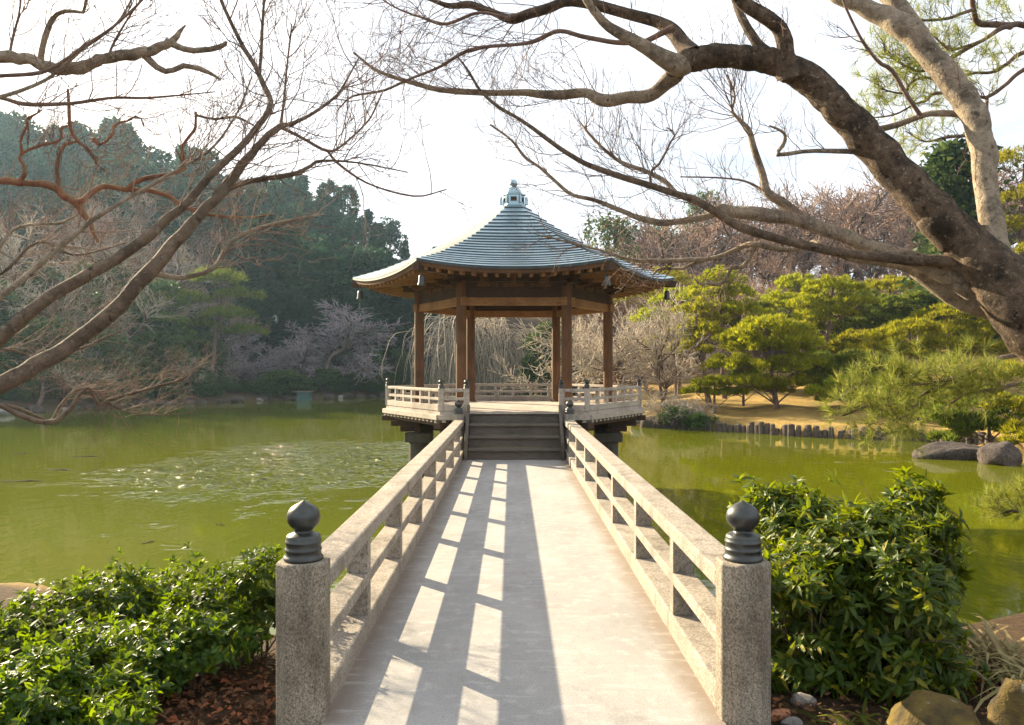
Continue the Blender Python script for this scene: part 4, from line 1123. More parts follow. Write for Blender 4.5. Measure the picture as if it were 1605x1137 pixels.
# ------------------------------------------------------------------ dry blades, leaf litter, rocks
def blades(name, label, px, Y, n, L, seed, mat='straw'):
    rg = np.random.default_rng(seed)
    x, y = spx(px, Y); c = np.array([x, y, gz(x, y)])
    t = thing(name, label, 'plant', c, 0)
    A = Acc(); P = []; 
    for _ in range(n):
        a = rg.uniform(0, 2 * math.pi); l = L * rg.uniform(0.6, 1.2); e = rg.uniform(0.5, 1.1)
        d = np.array([math.cos(a), math.sin(a), 0])
        s = np.array([-d[1], d[0], 0]) * rg.uniform(0.006, 0.013)
        V = []
        b = c + rg.normal(size=3) * (0.10, 0.10, 0)
        for i, tt in enumerate((0, 0.35, 0.7, 1.0)):
            p = b + d * l * tt * math.cos(e) + np.array([0, 0, l * (math.sin(e) * tt - 0.55 * tt * tt)])
            w = (0.7, 1, 0.7, 0.05)[i]
            V += [p - s * w, p + s * w]
        A.add(V, Q=[[0, 1, 3, 2], [2, 3, 5, 4], [4, 5, 7, 6]])
    A.build('blades', M[mat], t, c)
blades('dry_fern', 'tangle of dry straw coloured blades at the shrub and water edge', 1560, 4.4, 150, 0.62, 61)
blades('dry_fern', 'second clump of dry blades above the tall brown boulder', 1640, 4.0, 150, 0.6, 62)
blades('dry_fern', 'small dull grass clump under the round shrub near the mossy boulder', 1370, 3.5, 60, 0.28, 63, 'pine_g')

def litter(name, label, boxes, n, seed, big=1.0):
    rg = np.random.default_rng(seed)
    A = Acc(); P = []
    for (x0, x1, y0, y1) in boxes:
        P.append(np.stack([rg.uniform(x0, x1, n), rg.uniform(y0, y1, n)], 1))
    P = np.concatenate(P)
    z = ground(P[:, 0], P[:, 1]) + 0.012 + rg.uniform(0, 0.02, len(P))
    b = np.column_stack([P, z])
    a = rg.uniform(0, 2 * math.pi, len(P))
    d = np.stack([np.cos(a), np.sin(a), rg.normal(0, 0.22, len(P))], 1); d /= np.linalg.norm(d, axis=1, keepdims=True)
    nn = np.array([0, 0, 1.0]) + rg.normal(size=b.shape) * 0.4
    leaves(A, b, d, nn, big * rg.uniform(0.015, 0.045, len(P)), big * rg.uniform(0.005, 0.013, len(P)), 0.5, rg.choice([-0.3, 0.3]))
    return tag(A.build(name, M['dry']), label, None, None, 'stuff')
litter('fallen_leaves', 'russet fallen leaves strewn over the dark soil beside the bridge', ((-3.6, -1.15, 2.4, 5.2), (1.18, 3.6, 2.4, 5.4)), 3000, 65)
litter('fallen_leaves', 'thick drift of curled red and orange leaves under the shrubs by the shaded post', ((-2.1, -1.18, 2.9, 4.3),), 900, 67, 1.5)
litter('fallen_leaves', 'a few dead leaves and crumbs lying on the deck by the railings', ((-0.88, -0.70, 3.2, 9.0), (0.62, 0.89, 3.2, 9.0)), 110, 66).location.z = 0.0

def rock(name, label, c, s, seed, mat='rock', rz=0.0, flatb=0.4, group=None, cat='rock', sub=4, build=True):
    rg = np.random.default_rng(seed)
    import bmesh
    bm = bmesh.new(); bmesh.ops.create_icosphere(bm, subdivisions=sub, radius=1)
    V = np.array([v.co[:] for v in bm.verts]); T = np.array([[v.index for v in f.verts] for f in bm.faces]); bm.free()
    # chop by random planes, then roughen
    for _ in range(11):
        n = unit(rg.normal(size=3)); k = rg.uniform(0.62, 0.92)
        e = V @ n - k
        V -= np.where(e > 0, e, 0)[:, None] * n * 0.9
    V[:, 2] = np.where(V[:, 2] < -flatb, -flatb, V[:, 2])
    d = np.array([mnoise.noise(Vector(v * 2.2 + seed)) * 0.10 + mnoise.noise(Vector(v * 6 + seed)) * 0.045 + mnoise.noise(Vector(v * 15)) * 0.02 for v in V])
    V *= (1 + d)[:, None]
    V *= s
    ca, sa = math.cos(rz), math.sin(rz)
    V = np.stack([V[:, 0] * ca - V[:, 1] * sa, V[:, 0] * sa + V[:, 1] * ca, V[:, 2]], 1) + np.asarray(c, float)
    o = Acc().add(V, T).build(name, M[mat], None, c, smooth=True)
    return tag(o, label, cat, group)

def m_mossrock():
    m, N, L, out = newmat('mossy boulder')
    v = ocoord(N)
    a = nnoise(N, L, v, 5, 6, 0.65); f = nnoise(N, L, v, 60, 4, 0.7)
    c = nramp(N, L, a, [(0.35, (0.045, 0.038, 0.024)), (0.5, (0.12, 0.085, 0.028)), (0.65, (0.17, 0.13, 0.03))])
    li = nramp(N, L, nnoise(N, L, v, 16, 4, 0.6), [(0.62, 0.0), (0.68, 0.7)])
    c = nmix(N, L, li, c, (0.22, 0.22, 0.18))
    principled(N, L, out, c, 0.95, nbump(N, L, nmath(N, L, 'ADD', a, f), 0.8, 0.02), spec=0.15)
    return m
M['mossrock'] = m_mossrock()
x, y = spx(1470, 3.35); rock('mossy_boulder', 'low boulder with golden moss under the round shrub', (x, y, gz(x, y) + 0.10), (0.27, 0.24, 0.20), 71, 'mossrock', 0.4)
x, y = spx(1640, 3.15); rock('boulder', 'tall brown boulder cut by the frame edge below the dry blades', (x, y, gz(x, y) + 0.14), (0.16, 0.22, 0.34), 72, 'mossrock', 0.9)
x, y = spx(1545, 3.3); rock('mossy_boulder', 'brown mossy rock wedged between the two boulders', (x, y, gz(x, y) + 0.04), (0.16, 0.15, 0.15), 73, 'mossrock', 0.2)
def brk(label, px, Y, s, seed, rz, col):
    x, y = spx(px, Y)
    rock('stone', label, (x, y, gz(x, y) + s[2] * 0.5), s, seed, col, rz, 0.5, None, 'stone', 3)
M['terracotta'] = m_stone('terracotta', (0.55, 0.26, 0.14), (0.42, 0.18, 0.09), (0.2, 0.08, 0.05), 0.4)
brk('orange broken stone lying beside the sunlit railing post', 1222, 3.75, (0.07, 0.035, 0.03), 74, 0.6, 'terracotta')
brk('pale pinkish stone beside the orange broken stone', 1240, 3.68, (0.06, 0.035, 0.025), 75, 0.2, 'palerock')
brk('grey stone behind the orange broken stone', 1258, 3.9, (0.07, 0.04, 0.04), 76, -0.4, 'palerock')

# rocks at the far water edge
c = at(1505, 716, 22.6); rock('shore_rock', 'long flat brown rock lying in the pond off the lawn', (c[0], c[1], WATER_Z + 0.1), (1.40, 0.75, 0.42), 81, 'rock', 0.1, 0.5)
c = at(1566, 722, 21.2); rock('shore_rock', 'shorter dark rock leaning in front of the long flat rock', (c[0], c[1], WATER_Z + 0.16), (0.62, 0.55, 0.48), 84, 'rock', 0.7, 0.5)
c = at(725, 588, 60); rock('shore_rock', 'large pale rock seen between the pavilion columns', (c[0], c[1], gz(c[0], c[1]) + 0.5), (1.9, 1.2, 1.4), 83, 'palerock', 0.2, 0.5)

# ------------------------------------------------------------------ trees round the pond
def tris_at(acc, C, size, rg, flat=0.0, long=1.0, dirs=None):
    """small ragged leaf faces at C"""
    m = len(C)
    a = rg.normal(size=(m, 3)) if dirs is None else dirs + rg.normal(size=(m, 3)) * 0.45
    a[:, 2] *= (1 - flat); a /= np.maximum(np.linalg.norm(a, axis=1, keepdims=True), 1e-9)
    b = np.cross(a, rg.normal(size=(m, 3))); b /= np.maximum(np.linalg.norm(b, axis=1, keepdims=True), 1e-9)
    s = np.reshape(size, (-1, 1)) * rg.uniform(0.6, 1.3, (m, 1))
    V = np.stack([C - b * s * 0.5, C + b * s * 0.5 + a * s * 0.15, C + a * s * long + b * s * rg.uniform(-0.3, 0.3, (m, 1))], 1).reshape(-1, 3)
    acc.add(V, np.arange(m * 3).reshape(-1, 3))

def trunk_tube(acc, H, r, rg, lean=0.02, n=9, sides=8):
    z = np.linspace(-0.3, H, n)
    off = np.cumsum(rg.normal(size=(n, 2)) * lean * H / n * 2, 0)
    P = np.column_stack([off, z]); Rr = r * np.linspace(1.15, 0.25, n)
    acc.tubes(P[None], Rr[None], sides)
    return P

def conifer(name, label, group, seed, H=20.0, W=3.6, mat='cedar', nb=240, per=26, z0=0.12, size=0.42, shape=1.0):
    rg = np.random.default_rng(seed)
    t = thing(name, label, 'tree', (0, 0, 0), 0, group)
    A = Acc(); P = trunk_tube(A, H * 0.97, 0.28, rg, 0.012); A.build('trunk', M['bark_far'], t, smooth=True)
    Fo = Acc(); C = []; D = []
    for i in range(nb):
        f = rg.uniform(0, 1) ** 0.9; z = H * (z0 + (1 - z0) * f)
        prof = ((1 - f) ** (0.42 / shape)) * (0.62 + 0.38 * min(1, f / 0.16)) + 0.05
        a = rg.uniform(0, 2 * math.pi)
        prof *= 1 + 0.24 * math.sin(3 * a + seed + z * 0.35) + 0.15 * math.sin(z * 1.1 + 2 * a + seed)
        rr = W * prof * rg.uniform(0.55, 1.08)
        d = np.array([math.cos(a), math.sin(a), 0.0])
        tip = np.array([0, 0, z]) + d * rr + np.array([0, 0, -0.16 * rr])
        k = rg.uniform(0.55, 1.0, (per, 1))
        C.append(tip * k + np.array([0, 0, z]) * (1 - k) + rg.normal(size=(per, 3)) * (0.38, 0.38, 0.3) * (0.5 + 0.5 * prof))
        D.append(np.tile(d + (0, 0, 0.1), (per, 1)))
    C = np.concatenate(C); D = np.concatenate(D)
    tris_at(Fo, C, np.full(len(C), size), rg, 0.2, 1.1, D)
    Fo.build('crown', M[mat], t)
    t['h'] = H
    return t

def broadleaf(name, label, group, seed, H=9.0, W=3.6, mat='evergreen', lumps=26, per=240, z0=0.15, size=0.24, cat='tree'):
    rg = np.random.default_rng(seed)
    t = thing(name, label, cat, (0, 0, 0), 0, group)
    A = Acc(); trunk_tube(A, H * 0.7, 0.02 * H, rg, 0.03); 
    ps = []
    for _ in range(7): ps += twig_paths((0, 0, H * rg.uniform(0.2, 0.5)), rg.normal(size=3) * (1, 1, 0.3) + (0, 0, 0.8), H * 0.4, 0.008 * H, 1, rg, 0.1, 5, 0.15, (2, 3), 0.01)
    paths_to(A, ps, 4); A.build('trunk', M['bark_far'], t, smooth=True)
    Fo = Acc()
    for i in range(lumps):
        f = rg.uniform(0, 1); z = H * (z0 + (1 - z0) * f)
        w = W * math.sin(math.pi * min(1, 0.18 + 0.80 * f)) ** 0.6
        a = rg.uniform(0, 2 * math.pi); q = w * math.sqrt(rg.uniform(0.05, 0.8))
        lr = W * rg.uniform(0.24, 0.42)
        c = np.array([q * math.cos(a), q * math.sin(a), min(z, H - lr * 0.7)])
        v = rg.normal(size=(per, 3)); v /= np.linalg.norm(v, axis=1, keepdims=True)
        C = c + v * lr * (1, 1, 0.75) * rg.uniform(0.6, 1.08, (per, 1)) * (1 + 0.2 * np.sin(4 * v[:, :1] + i))
        tris_at(Fo, C, np.full(per, size), rg, 0.0, 1.0, v * 0.7 + (0, 0, 0.4))
    Fo.build('crown', M[mat], t)
    t['h'] = H
    return t

def bare(name, label, group, seed, H=8.0, mat='twig_brown', kids=(4, 6), depth=4, spread=(0.35, 0.9), rmin=0.016, stems=1, up=0.1, L0=0.42, r0=0.02, flat=1.0, shrink=(0.5, 0.75)):
    rg = np.random.default_rng(seed)
    t = thing(name, label, 'tree', (0, 0, 0), 0, group)
    A = Acc(); B = Acc()
    for s in range(stems):
        d = np.array([rg.normal() * (0.12 if stems == 1 else 0.5), rg.normal() * (0.12 if stems == 1 else 0.5), 1])
        ps = twig_paths((rg.normal() * 0.1 * (stems > 1), rg.normal() * 0.1 * (stems > 1), -0.2), d, H * L0, H * r0, depth, rg, up, 5, 0.16, kids, rmin, spread, shrink=shrink, flat=flat)
        lim = max(H * r0 * 0.28, rmin * 1.05)
        thick = [p for p in ps if p[1][0] > lim]; thin = [p for p in ps if p[1][0] <= lim]
        paths_to(A, thick, 5); paths_to(B, thin, 3)
    A.build('trunk', M['bark_far' if mat != 'twig_grey' else 'bark_pine'], t, smooth=True)
    B.build('twigs', M[mat], t, smooth=True)['kind'] = 'stuff'
    top = max(v[2] for v in np.concatenate(B.V + A.V))
    t['h'] = float(top)
    return t

def weeping(name, label, seed, H=7.0):
    rg = np.random.default_rng(seed)
    t = thing(name, label, 'tree', (0, 0, 0))
    A = Acc(); B = Acc()
    ps = twig_paths((0, 0, -0.2), (0.1, 0, 1), H * 0.5, 0.22, 2, rg, 0.25, 6, 0.15, (5, 7), 0.03, (0.5, 1.0))
    paths_to(A, ps, 6)
    wl = []
    for p, r in ps:
        for _ in range(26):
            i = rg.integers(1, len(p)); q = p[i] + rg.normal(size=3) * 0.1
            a = rg.uniform(0, 2 * math.pi); out = rg.uniform(0.5, 2.0); dn = rg.uniform(1.5, max(1.6, q[2] * 0.95))
            tt = np.linspace(0, 1, 8)
            x = out * (1 - (1 - tt) ** 2.0)
            z = 0.5 * np.sin(tt * 2.6) * out * 0.6 - dn * tt ** 1.8
            pp = q + np.stack([x * math.cos(a), x * math.sin(a), z], 1) + np.cumsum(rg.normal(size=(8, 3)) * 0.05, 0)
            wl.append((pp, np.linspace(0.016, 0.011, 8)))
    paths_to(B, wl, 3)
    A.build('trunk', M['bark_pine'], t, smooth=True)
    B.build('twigs', M['twig_grey'], t, smooth=True)['kind'] = 'stuff'
    t['h'] = float(max(v[2] for v in np.concatenate(A.V)))
    return t

def pads_pine(name, label, group, seed, H, pads, lean=(0.3, 0.0), r=0.14, matf='pine_y', per=620, nl=0.20, fork=None):
    """cloud-pruned pine: bare leaning trunk, limbs, flattened needle pads (x, y, z, rx, rz)"""
    rg = np.random.default_rng(seed)
    t = thing(name, label, 'tree', (0, 0, 0), 0, group)
    A = Acc()
    n = 10; tt = np.linspace(0, 1, n)
    w = np.cumsum(rg.normal(size=(n, 2)) * 0.05, 0) * H * 0.12
    P = np.column_stack([lean[0] * tt ** 0.8 + w[:, 0] * tt, lean[1] * tt + w[:, 1] * tt, -0.25 + (H * 0.93 + 0.25) * tt])
    A.tubes(P[None], (r * np.linspace(1.2, 0.35, n))[None], 8)
    Fo = Acc()
    for (x, y, z, rx, rz) in pads:
        c = np.array([x, y, z])
        i = max(1, min(n - 1, int((z - rz * 0.6) / (H * 0.95) * (n - 1)) - 1))
        q = P[i]; mid = (q + c) / 2 + np.array([0, 0, -0.05])
        A.tubes(resample([q, mid, c - (0, 0, rz * 0.3)], 6)[None], np.linspace(r * 0.4, r * 0.15, 6)[None], 5)
        for _ in range(5):
            d = rg.normal(size=3) * (1, 1, 0.1)
            ps = twig_paths(c - (0, 0, rz * 0.3), d + (0, 0, 0.2), rx * 0.8, r * 0.18, 1, rg, 0.1, 5, 0.2, (2, 3), 0.012)
            paths_to(A, ps, 3)
        m = int(per * rx * rx * 1.25)
        # sub-clumps over a dome: needle sprays pointing up and out
        nc = max(6, int(rx * rx * 24))
        a = rg.uniform(0, 2 * math.pi, nc); q = np.sqrt(rg.uniform(0, 1, nc)) 
        edge = 1 + 0.16 * np.sin(3 * a + seed) + 0.1 * np.sin(7 * a + seed * 2)
        cx = np.stack([q * rx * edge * np.cos(a), q * rx * edge * np.sin(a), rz * np.sqrt(np.maximum(0, 1 - q ** 2)) * rg.uniform(0.35, 1.05, nc) - 0.12 * rz], 1)
        k = rg.integers(0, nc, m)
        v = rg.normal(size=(m, 3)); v /= np.linalg.norm(v, axis=1, keepdims=True)
        C = c + cx[k] + v * (0.20, 0.20, 0.12) * min(1.0, rx)
        D = v * 0.55 + cx[k] / np.array([rx, rx, rz]) * 0.35 + np.array([0, 0, 0.65])
        D /= np.linalg.norm(D, axis=1, keepdims=True)
        s = np.cross(D, rg.normal(size=(m, 3))); s /= np.linalg.norm(s, axis=1, keepdims=True)
        L = nl * rg.uniform(0.6, 1.2, (m, 1))
        V = np.stack([C - s * 0.03, C + s * 0.03, C + D * L], 1).reshape(-1, 3)
        V2 = np.stack([C + s * 0.02, C + D * 0.03, C + (D + s * 0.7) * L * 0.8], 1).reshape(-1, 3)
        Fo.add(V, np.arange(m * 3).reshape(-1, 3)); Fo.add(V2, np.arange(m * 3).reshape(-1, 3))
    A.build('trunk', M['bark_pine'], t, smooth=True)
    Fo.build('crown', M[matf], t)
    t['h'] = H
    return t

def place(src, first, px, Y, top_py=None, rg=None, label=None, group=None, k=None, wide=1.0, rz=None, sink=0.0, x=None):
    """put src (or a copy) on the ground at pixel column px, distance Y, its top reaching row top_py"""
    o = src if first else copy_tree(src)
    x = CX + (px - 801) / F * Y if x is None else x
    z = gz(x, Y) - sink
    if k is None: k = (EYE - (top_py - 577) / F * Y - z) / src['h']
    o.location = (x, Y, z); o.scale = (k * wide, k * wide, k)
    o.rotation_euler = (0, 0, rg.uniform(0, 6.28) if rz is None else rz)
    if label: o['label'] = label
    if group: o['group'] = group
    return o

rg = np.random.default_rng(99)
# --- dark conifers of the wooded hill
gC = 'conifers on the wooded hill'
labC = 'tall hazy dark conifer packed into the wooded hill across the pond'
con = [conifer('conifer', labC, gC, 200 + i, H=20, W=w, nb=nb, per=24, z0=0.05, size=0.5, shape=s) for i, (w, nb, s) in enumerate(((3.2, 260, 1.0), (3.9, 300, 1.3), (2.8, 230, 0.9), (4.4, 330, 1.6)))]
used = [False] * 4
gRd = 'rounded evergreens on the wooded hill'
rnd = [broadleaf('evergreen_tree', 'dark rounded evergreen packed among the conifers of the wooded hill', gRd, 210 + i, H=18, W=5.0 + i, mat='cedar', lumps=44, per=170, z0=0.02, size=0.62) for i in range(3)]
urd = [False] * 3
def put_con(px, Y, top, wide=1.0):
    if rg.random() < 0.45:
        i = int(rg.integers(0, 3)); place(rnd[i], not urd[i], px, Y, top + 6, rg, wide=wide); urd[i] = True
        return
    i = int(rg.integers(0, 4)); 
    place(con[i], not used[i], px, Y, top, rg, wide=wide); used[i] = True
SKYL = np.array([(-160, 200), (-60, 175), (20, 180), (60, 205), (110, 190), (180, 190), (205, 200), (232, 222), (262, 203), (300, 228), (345, 258), (400, 262), (430, 250), (455, 272), (510, 268), (545, 292), (590, 322), (630, 360), (668, 384), (720, 405), (790, 430), (860, 440)], float)
def skyl(px): return float(np.interp(px, SKYL[:, 0], SKYL[:, 1]))
for px in np.arange(-150, 700, 33): put_con(px + rg.uniform(-10, 10), rg.uniform(118, 132), skyl(px) + rg.uniform(-6, 22), 1.0)
for px in np.arange(-140, 720, 38): put_con(px + rg.uniform(-12, 12), rg.uniform(100, 112), skyl(px) + rg.uniform(28, 62), 1.05)
for px in np.arange(-130, 720, 42): put_con(px + rg.uniform(-12, 12), rg.uniform(86, 96), skyl(px) + rg.uniform(70, 110), 1.1)
for px, Y, top, w in ((425, 76, 338, 1.6), (372, 78, 368, 1.4), (478, 79, 362, 1.45), (560, 84, 385, 1.3), (605, 84, 405, 1.3), (648, 86, 430, 1.3), (690, 86, 470, 1.3), (330, 76, 420, 1.3), (300, 70, 450, 1.2), (530, 80, 430, 1.2)):
    put_con(px, Y, top, w)

gW = 'straw coloured bare trees in front of the wooded hill'
sw = [bare('bare_tree', 'straw coloured leafless tree with a haze of fine twigs before the wooded hill', gW, 255 + i, H=8, mat='twig_grey', kids=(4, 6), depth=4, rmin=0.010, spread=(0.4, 1.0)) for i in range(2)]
for i, (px, Y, top, w) in enumerate(((-50, 50, 400, 1.3), (30, 53, 370, 1.3), (95, 55, 440, 1.3), (150, 58, 400, 1.3), (205, 59, 430, 1.3), (265, 62, 450, 1.2), (10, 58, 310, 1.2), (110, 62, 330, 1.2), (190, 64, 350, 1.2), (60, 47, 520, 1.5), (150, 52, 540, 1.5), (230, 56, 545, 1.5), (300, 58, 550, 1.4), (375, 64, 560, 1.4))):
    place(sw[i % 2], i < 2, px, Y, top, rg, wide=w)
# --- evergreens at the left shore
gE = 'evergreen broadleaf trees along the far shore'
labE = 'dark evergreen tree above the far rocky shore'
ev = [broadleaf('evergreen_tree', labE, gE, 230 + i, H=8, W=3.0 + 0.4 * i, lumps=34, per=200, z0=0.02, size=0.30) for i in range(3)]
ue = [False] * 3
def put_ev(px, Y, top, lab=None, wide=1.0, sink=0.0):
    i = int(rg.integers(0, 3)); o = place(ev[i], not ue[i], px, Y, top, rg, lab, None, None, wide, None, sink); ue[i] = True; return o
for px, Y, top in ((-60, 50, 430), (20, 52, 470), (70, 49, 500), (120, 56, 455), (165, 52, 520), (215, 58, 470), (255, 57, 520), (300, 62, 500), (-20, 47, 545), (240, 60, 440), (180, 62, 420), (90, 60, 420), (20, 62, 400), (350, 68, 540), (690, 84, 520), (715, 80, 548)):
    put_ev(px, Y, top, None, 1.0, 0.3)
SHX, SHY = [-60, 0, 250, 430, 600, 690], [41, 43.6, 54.9, 62.4, 70.7, 74]
gU = 'bushes lining the far shore'
for px in np.arange(-40, 680, 17):
    Y = float(np.interp(px, SHX, SHY)) + rg.uniform(0.8, 3.5)
    o = put_ev(px + rg.uniform(-6, 6), Y, 577 + 1.9 * F / Y - rg.uniform(8, 34), 'low dark bush overhanging the stones of the far shore', rg.uniform(1.2, 2.2)); o['group'] = gU; o['category'] = 'bush'
put_ev(583, 74, 545, 'round bluish green clipped tree by the far water', 0.8)
put_ev(629, 73, 546, 'rounded pale green tree just outside the pavilion column', 0.9)
put_ev(572, 71.5, 582, 'small round bright green bush on the far bank', 1.3)
put_ev(850, 52, 505, 'yellow green bush seen between the back columns', 0.75)
put_ev(880, 56, 520, 'dull green bush beside the front column nearest the lawn', 0.8)
put_ev(780, 62, 575, 'low green shrub under the weeping cherry', 1.0)

# yellow-green pines left of centre, above the shore
gS = 'cloud pines on the far shore'
sp = pads_pine('shore_pine', 'pale green layered pine in front of the dark conifers across the pond', gS, 240, 8.0,
               [(0.3, 0, 7.4, 1.7, 0.9), (1.6, 0.4, 6.4, 1.5, 0.7), (-1.4, -0.3, 6.0, 1.5, 0.7), (0.9, -0.8, 5.0, 1.6, 0.7), (-0.9, 0.7, 4.4, 1.5, 0.6), (2.2, -0.2, 4.0, 1.3, 0.6), (-1.9, -0.5, 3.3, 1.3, 0.6)], matf='pine_g', per=330, nl=0.34)
place(sp, True, 330, 61, 428, rg, rz=0.3)
place(sp, False, 255, 59, 470, rg, 'olive layered pine lower than the pale green one across the pond', rz=2.0)

# --- bare trees
gB = 'russet bare trees on the hillsides'
labB = 'russet leafless tree with dense fine twigs on the hillside'
bt = [bare('bare_tree', labB, gB, 260 + i, H=8, mat='twig_brown', kids=(4, 6), depth=4, rmin=0.014) for i in range(3)]
ub = [False] * 3
def put_b(px, Y, top, lab=None, wide=1.15, g_=None):
    if px > 900 and Y > 71: top -= 26
    i = int(rg.integers(0, 3)); place(bt[i], not ub[i], px, Y, top, rg, lab, g_, None, wide); ub[i] = True
for px, Y, top in ((-30, 60, 330), (60, 64, 350), (140, 68, 330), (215, 70, 345), (290, 74, 350), (10, 72, 300), (100, 76, 290), (180, 80, 280), (250, 84, 310), (320, 66, 420), (-90, 56, 360)):
    put_b(px, Y, top)
for px, Y, top in ((940, 86, 400), (985, 88, 380), (1030, 90, 370), (1075, 92, 356), (1120, 94, 340), (1165, 92, 345), (1210, 92, 330), (1260, 90, 318), (1305, 88, 300), (1350, 84, 285), (1395, 82, 300), (1440, 80, 330),
                   (960, 74, 430), (1010, 74, 420), (1060, 76, 400), (1115, 78, 395), (1165, 76, 385), (1215, 78, 380), (1265, 76, 372), (1310, 74, 365), (1355, 72, 370), (1410, 70, 385), (1460, 72, 375), (1500, 70, 400),
                   (1140, 66, 430), (1195, 64, 430), (1240, 66, 420), (1345, 62, 440), (1395, 62, 430), (1450, 60, 440), (1520, 76, 350), (1560, 70, 390)):
    put_b(px, Y, top)
for px in np.arange(930, 1640, 26):
    put_b(px + rg.uniform(-8, 8), rg.uniform(96, 106), float(np.interp(px, [930, 1000, 1100, 1200, 1300, 1400, 1500, 1640], [398, 372, 345, 330, 300, 292, 300, 250])) + rg.uniform(-6, 12), None, 1.3)
for px in np.arange(920, 1600, 40):
    put_b(px + rg.uniform(-10, 10), rg.uniform(62, 70), rg.uniform(405, 440), None, 1.3)
gP = 'lilac grey bare cherries on the far bank'
lc = [bare('bare_cherry', 'lilac grey leafless cherry spreading over the far bank', gP, 270 + i, H=6, mat='twig_lilac', kids=(5, 6), depth=4, spread=(0.5, 1.15), rmin=0.013, up=0.05, L0=0.36) for i in range(2)]
for i, (px, Y, top, w) in enumerate(((505, 68, 466, 1.6), (455, 68, 500, 1.4), (548, 74, 505, 1.3), (590, 80, 525, 1.2), (410, 70, 520, 1.2), (365, 66, 535, 1.1), (480, 68, 540, 1.2), (695, 82, 500, 1.3))):
    place(lc[i % 2], i < 2, px, Y, top, rg, None, None, None, w)
w_ = weeping('weeping_cherry', 'bare weeping cherry with hanging straw grey twigs behind the pavilion', 280)
place(w_, True, 796, 58, 480, rg, wide=1.12)
# shrubby bare tree right of the pavilion, by the water
gG = 'straw grey bare trees by the pavilion'
sb = [bare('bare_tree', 'straw grey bare tree standing between the pavilion and the lawn pines', gG, 285 + i, H=5.0, mat='twig_grey', kids=(4, 6), depth=4, spread=(0.4, 1.0), rmin=0.008, stems=2, up=0.08, L0=0.40, r0=0.016) for i in range(2)]
for i, (px, Y, top, w) in enumerate(((1045, 38, 470, 1.15), (985, 42, 470, 1.2), (930, 44, 500, 1.2), (1010, 50, 445, 1.2), (1070, 46, 445, 1.1), (900, 50, 490, 1.2))):
    place(sb[i % 2], i < 2, px, Y, top, rg, None, None, None, w)
lb = bare('bare_bush', 'low tangle of bare grey twigs at the water edge beside the balcony', None, 290, H=1.6, mat='twig_grey', kids=(5, 6), depth=3, spread=(0.5, 1.2), rmin=0.006, stems=7, up=0.0, L0=0.6, r0=0.012, shrink=(0.5, 0.8))
lb['category'] = 'shrub'
place(lb, True, 1040, 34.6, 600, rg, wide=1.6)
place(lb, False, 1085, 33.9, 615, rg, 'low tangle of bare grey twigs farther along the bank towards the stakes', wide=1.5)
bs = broadleaf('evergreen_bush', 'dark low bush hanging over the bank beside the bare twig tangle', None, 291, H=1.2, W=1.1, lumps=16, per=150, z0=0.05, size=0.10, cat='shrub')
place(bs, True, 1062, 33.4, 640, rg)
place(bs, False, 1100, 32.9, 648, rg, 'second dark low bush where the row of stakes begins', wide=1.2)

# --- pines of the lawn
gL_ = 'cloud pines on the lawn'
def lawn_pine(label, px, Y, top, pads_px, seed, lean=0.0, mat='pine_y', r=0.13, per=1000):
    """pads given as (px, py, half width px, height px, depth offset)"""
    x = CX + (px - 801) / F * Y; z = gz(x, Y); s = Y / F
    H = EYE - (top - 577) * s - z
    pads = [((qx - px) * s, dy, EYE - (qy - 577) * s - z, hw * s, hh * s) for qx, qy, hw, hh, dy in pads_px]
    t = pads_pine('lawn_pine', label, gL_, seed, H, pads, (lean * s, 0.0), r, mat, per, 0.2)
    t.location = (x, Y, z)
    return t
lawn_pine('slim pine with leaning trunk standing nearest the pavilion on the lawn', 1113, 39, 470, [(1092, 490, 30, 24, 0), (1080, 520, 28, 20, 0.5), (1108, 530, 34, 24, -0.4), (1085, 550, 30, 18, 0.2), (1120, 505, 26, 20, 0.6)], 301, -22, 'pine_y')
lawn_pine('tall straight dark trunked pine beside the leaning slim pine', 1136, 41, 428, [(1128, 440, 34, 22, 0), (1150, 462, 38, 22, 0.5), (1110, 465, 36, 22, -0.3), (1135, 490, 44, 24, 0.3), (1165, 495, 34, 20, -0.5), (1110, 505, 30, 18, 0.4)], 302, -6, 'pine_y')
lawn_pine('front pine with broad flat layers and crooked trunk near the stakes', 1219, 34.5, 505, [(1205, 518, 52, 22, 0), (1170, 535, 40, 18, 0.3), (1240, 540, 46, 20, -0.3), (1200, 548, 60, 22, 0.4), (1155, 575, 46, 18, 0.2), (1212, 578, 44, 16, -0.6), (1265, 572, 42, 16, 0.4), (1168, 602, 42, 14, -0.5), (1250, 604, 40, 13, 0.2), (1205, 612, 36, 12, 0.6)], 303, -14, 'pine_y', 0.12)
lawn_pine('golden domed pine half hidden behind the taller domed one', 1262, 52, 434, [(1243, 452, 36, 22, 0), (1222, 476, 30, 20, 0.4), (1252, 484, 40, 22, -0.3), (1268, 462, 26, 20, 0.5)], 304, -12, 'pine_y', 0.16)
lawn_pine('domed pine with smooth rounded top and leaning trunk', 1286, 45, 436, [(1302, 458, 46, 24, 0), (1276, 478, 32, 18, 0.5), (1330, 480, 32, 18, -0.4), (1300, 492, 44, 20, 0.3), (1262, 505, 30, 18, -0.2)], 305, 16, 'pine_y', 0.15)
lawn_pine('upright dark pine just past the domed pine', 1311, 47, 470, [(1315, 490, 36, 22, 0), (1335, 515, 34, 20, 0.5), (1290, 520, 32, 20, -0.3), (1320, 545, 40, 20, 0.2)], 306, 4, 'pine_g', 0.14)
